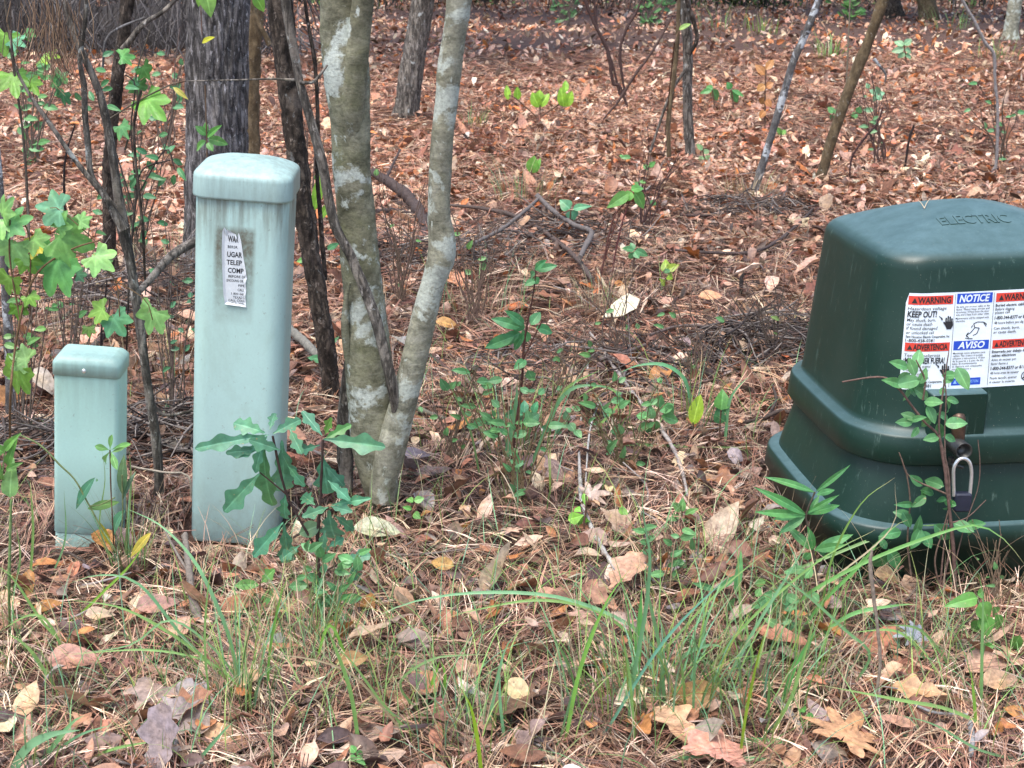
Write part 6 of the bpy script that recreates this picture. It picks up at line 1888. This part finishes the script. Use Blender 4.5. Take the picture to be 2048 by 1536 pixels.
tuft('fine blades among the needles below the tall seedling', 1100, 1010, 26, 130, .5, (), .12, .0035, 1.3)
tuft('sparse fine tuft between centre and the green box', 1400, 1120, 24, 150, .5, (), .12, .0038, 1.4)

tuft('green wisps far back right of the slender tree', 1440, 60, 16, 60, .2, (), .25, .010, 1.0, cols=[(.2, .34, .10)])
tuft('green wisps far back by the far brown tree', 1900, 60, 16, 60, .2, (), .25, .010, 1.0, cols=[(.18, .32, .10)])
tuft('green wisps far back near the far grey trunk', 1990, 120, 14, 60, .2, (), .2, .009, 1.0, cols=[(.2, .34, .10)])
wild_shrub('leafy dark shrub at the far edge over the slender tree', 1300, 45, 14, 90, 60, 60, 14, (.10, .24, .08), name='far_shrub')
wild_shrub('leafy shrub at the far edge between the two leaning trees', 1700, 40, 14, 90, 60, 60, 14, (.12, .28, .08), name='far_shrub')
wild_shrub('pale leaved shrub at the far edge right of the forked tree', 1130, 40, 14, 80, 60, 50, 13, (.10, .22, .08), name='far_shrub')
# thin scattered grass that nobody could count
mb = LOOSE
for k in range(3300):
    px = random.uniform(-60, 2100)
    py = random.triangular(520, 1620, 1330)
    if py < 1000 and not (840 < px < 1600) and random.random() < .8: continue
    g = G(px, py)
    if vnoise(g.x * 2.2, g.y * 2.2, 9.1) < -.22 or inside(np.array(g.x), np.array(g.y), .05): continue
    dry = random.random() < .33
    blade(mb, (g.x, g.y, g.z - .004), random.random() * 6.28, random.uniform(.07, .26), random.uniform(.3, 2.0), random.uniform(.0014, .0028), jit(random.choice(DRYC if dry else GCOL), .2), random.uniform(.05, .7), 7)
tag(mb.build('grass', M_grass), 'sparse thin green and straw grass growing through the litter', 'grass', kind='stuff')

# ------------------------------------------------------------------ the thicket at the back
def leafcloud(mb, n, c, s, size, cols):
    x = np.clip(RNG.normal(0, .45, (n, 3)), -1, 1) * np.array(s) + np.array(c)
    x[:, 2] = np.maximum(x[:, 2], .02)
    T = lt_small[0]
    m = n
    A = euler_mats(RNG.random(m) * 6.28, RNG.normal(0, .8, m), RNG.normal(0, .8, m))
    V = (T[0][None] * (size * (.5 + RNG.random(m)))[:, None, None])
    Wd = np.einsum('nij,nkj->nki', A, V) + x[:, None, :]
    k = T[0].shape[0]
    mb.add(Wd.reshape(-1, 3), (T[1][None] + (np.arange(m) * k)[:, None, None]).reshape(-1, 4), np.repeat(palette(m, cols, [1] * len(cols), .4), k, 0))


ug = MB()
for k in range(70):
    x = random.uniform(-13, 13); y = random.uniform(28, 38)
    leafcloud(ug, 420, (x, y, random.uniform(.3, 1.3)), (1.1, .9, .8), .11, [(.05, .09, .03), (.08, .14, .04), (.06, .05, .035), (.02, .03, .015), (.14, .22, .07)])
for k in range(900):
    x = random.uniform(-13, 13); y = random.uniform(27, 37)
    h = random.uniform(.4, 2.0)
    tube(ug, [(x, y, -.02), (x + random.uniform(-.2, .2), y, h * .5), (x + random.uniform(-.6, .6), y + random.uniform(-.3, .3), h)], [.012, .01, .004], 4, .3, random.choice([(.10, .08, .07), (.2, .17, .15), (.04, .03, .03)]), cap=False)
tag(ug.build('undergrowth', M_litter), 'dark leafy undergrowth closing off the back of the clearing', 'undergrowth', kind='stuff')
# hanging brush heap, upper left
g = G(170, 118)
bh = thing('brush_pile', 'dark heap of hanging grey twigs and vines behind the left saplings', 'brush pile', tuple(g))
mb = MB()
for (cx, cy, cz, rx, rz) in ((-1.2, 1.5, .1, 1.3, .7), (.3, 1.9, .1, 1.1, .5), (-2.8, 1.8, .1, 1.4, .8)):
    th = np.linspace(0, 2 * math.pi, 25)[:-1]; ph = np.linspace(0, math.pi / 2, 8)
    VV = [(g.x + cx + rx * math.cos(a) * math.cos(b) * (1 + .12 * math.sin(5 * a + cx)), g.y + cy + .8 * math.sin(a) * math.cos(b), g.z - .05 + (cz + rz) * math.sin(b) * (1 + .1 * math.sin(7 * a))) for b in ph for a in th]
    mb.add(VV, [(i_ * 24 + j_, i_ * 24 + (j_ + 1) % 24, (i_ + 1) * 24 + (j_ + 1) % 24, (i_ + 1) * 24 + j_) for i_ in range(7) for j_ in range(24)], (.035, .03, .028))
build_in(mb, 'mound', M_twig, bh)  # added dark core, its colour stands in for shade deep inside the heap
mb = MB()
for k in range(1500):
    x = g.x + random.uniform(-4.2, 2.6); y = g.y + random.uniform(-.3, 1.2); z = random.uniform(.15, 1.6)
    L = random.uniform(.3, .9)
    s_ = random.gauss(0, .5)
    tube(mb, [(x, y, z), (x + s_ * L * .4, y - .1, z - L * .25), (x + s_ * L, y - random.uniform(0, .25), max(.02, z - L))], [.006, .007, .004], 4, .2,
         random.choice([(.09, .08, .08), (.14, .13, .13), (.05, .045, .045), (.22, .2, .19), (.07, .06, .055)]), cap=False)
build_in(mb, 'twigs', M_twig, bh)

for nm, (cx, cy, cz) in (('far_grey_tree', (9.5, 21, 6.2)), ('far_dark_tree', (5.5, 25, 6.5)), ('far_brown_tree', (7.5, 24, 6.8)), ('far_shaded_tree', (-.5, 25, 6.5)), ('grey_tree', (-1.5, 17, 6.8))):  # unseen crowns, added above the view to shade the far ground
    o = bpy.data.objects[nm]
    mb = MB()
    for k in range(5):
        leafcloud(mb, 900, (cx + random.uniform(-1.6, 1.6), cy + random.uniform(-1.6, 1.6), cz + random.uniform(-.7, .9)), (2.2, 2.2, 1.1), .26, [(.05, .12, .03), (.07, .16, .04), (.04, .08, .03)])
    build_in(mb, 'shade_crown', M_green, o)
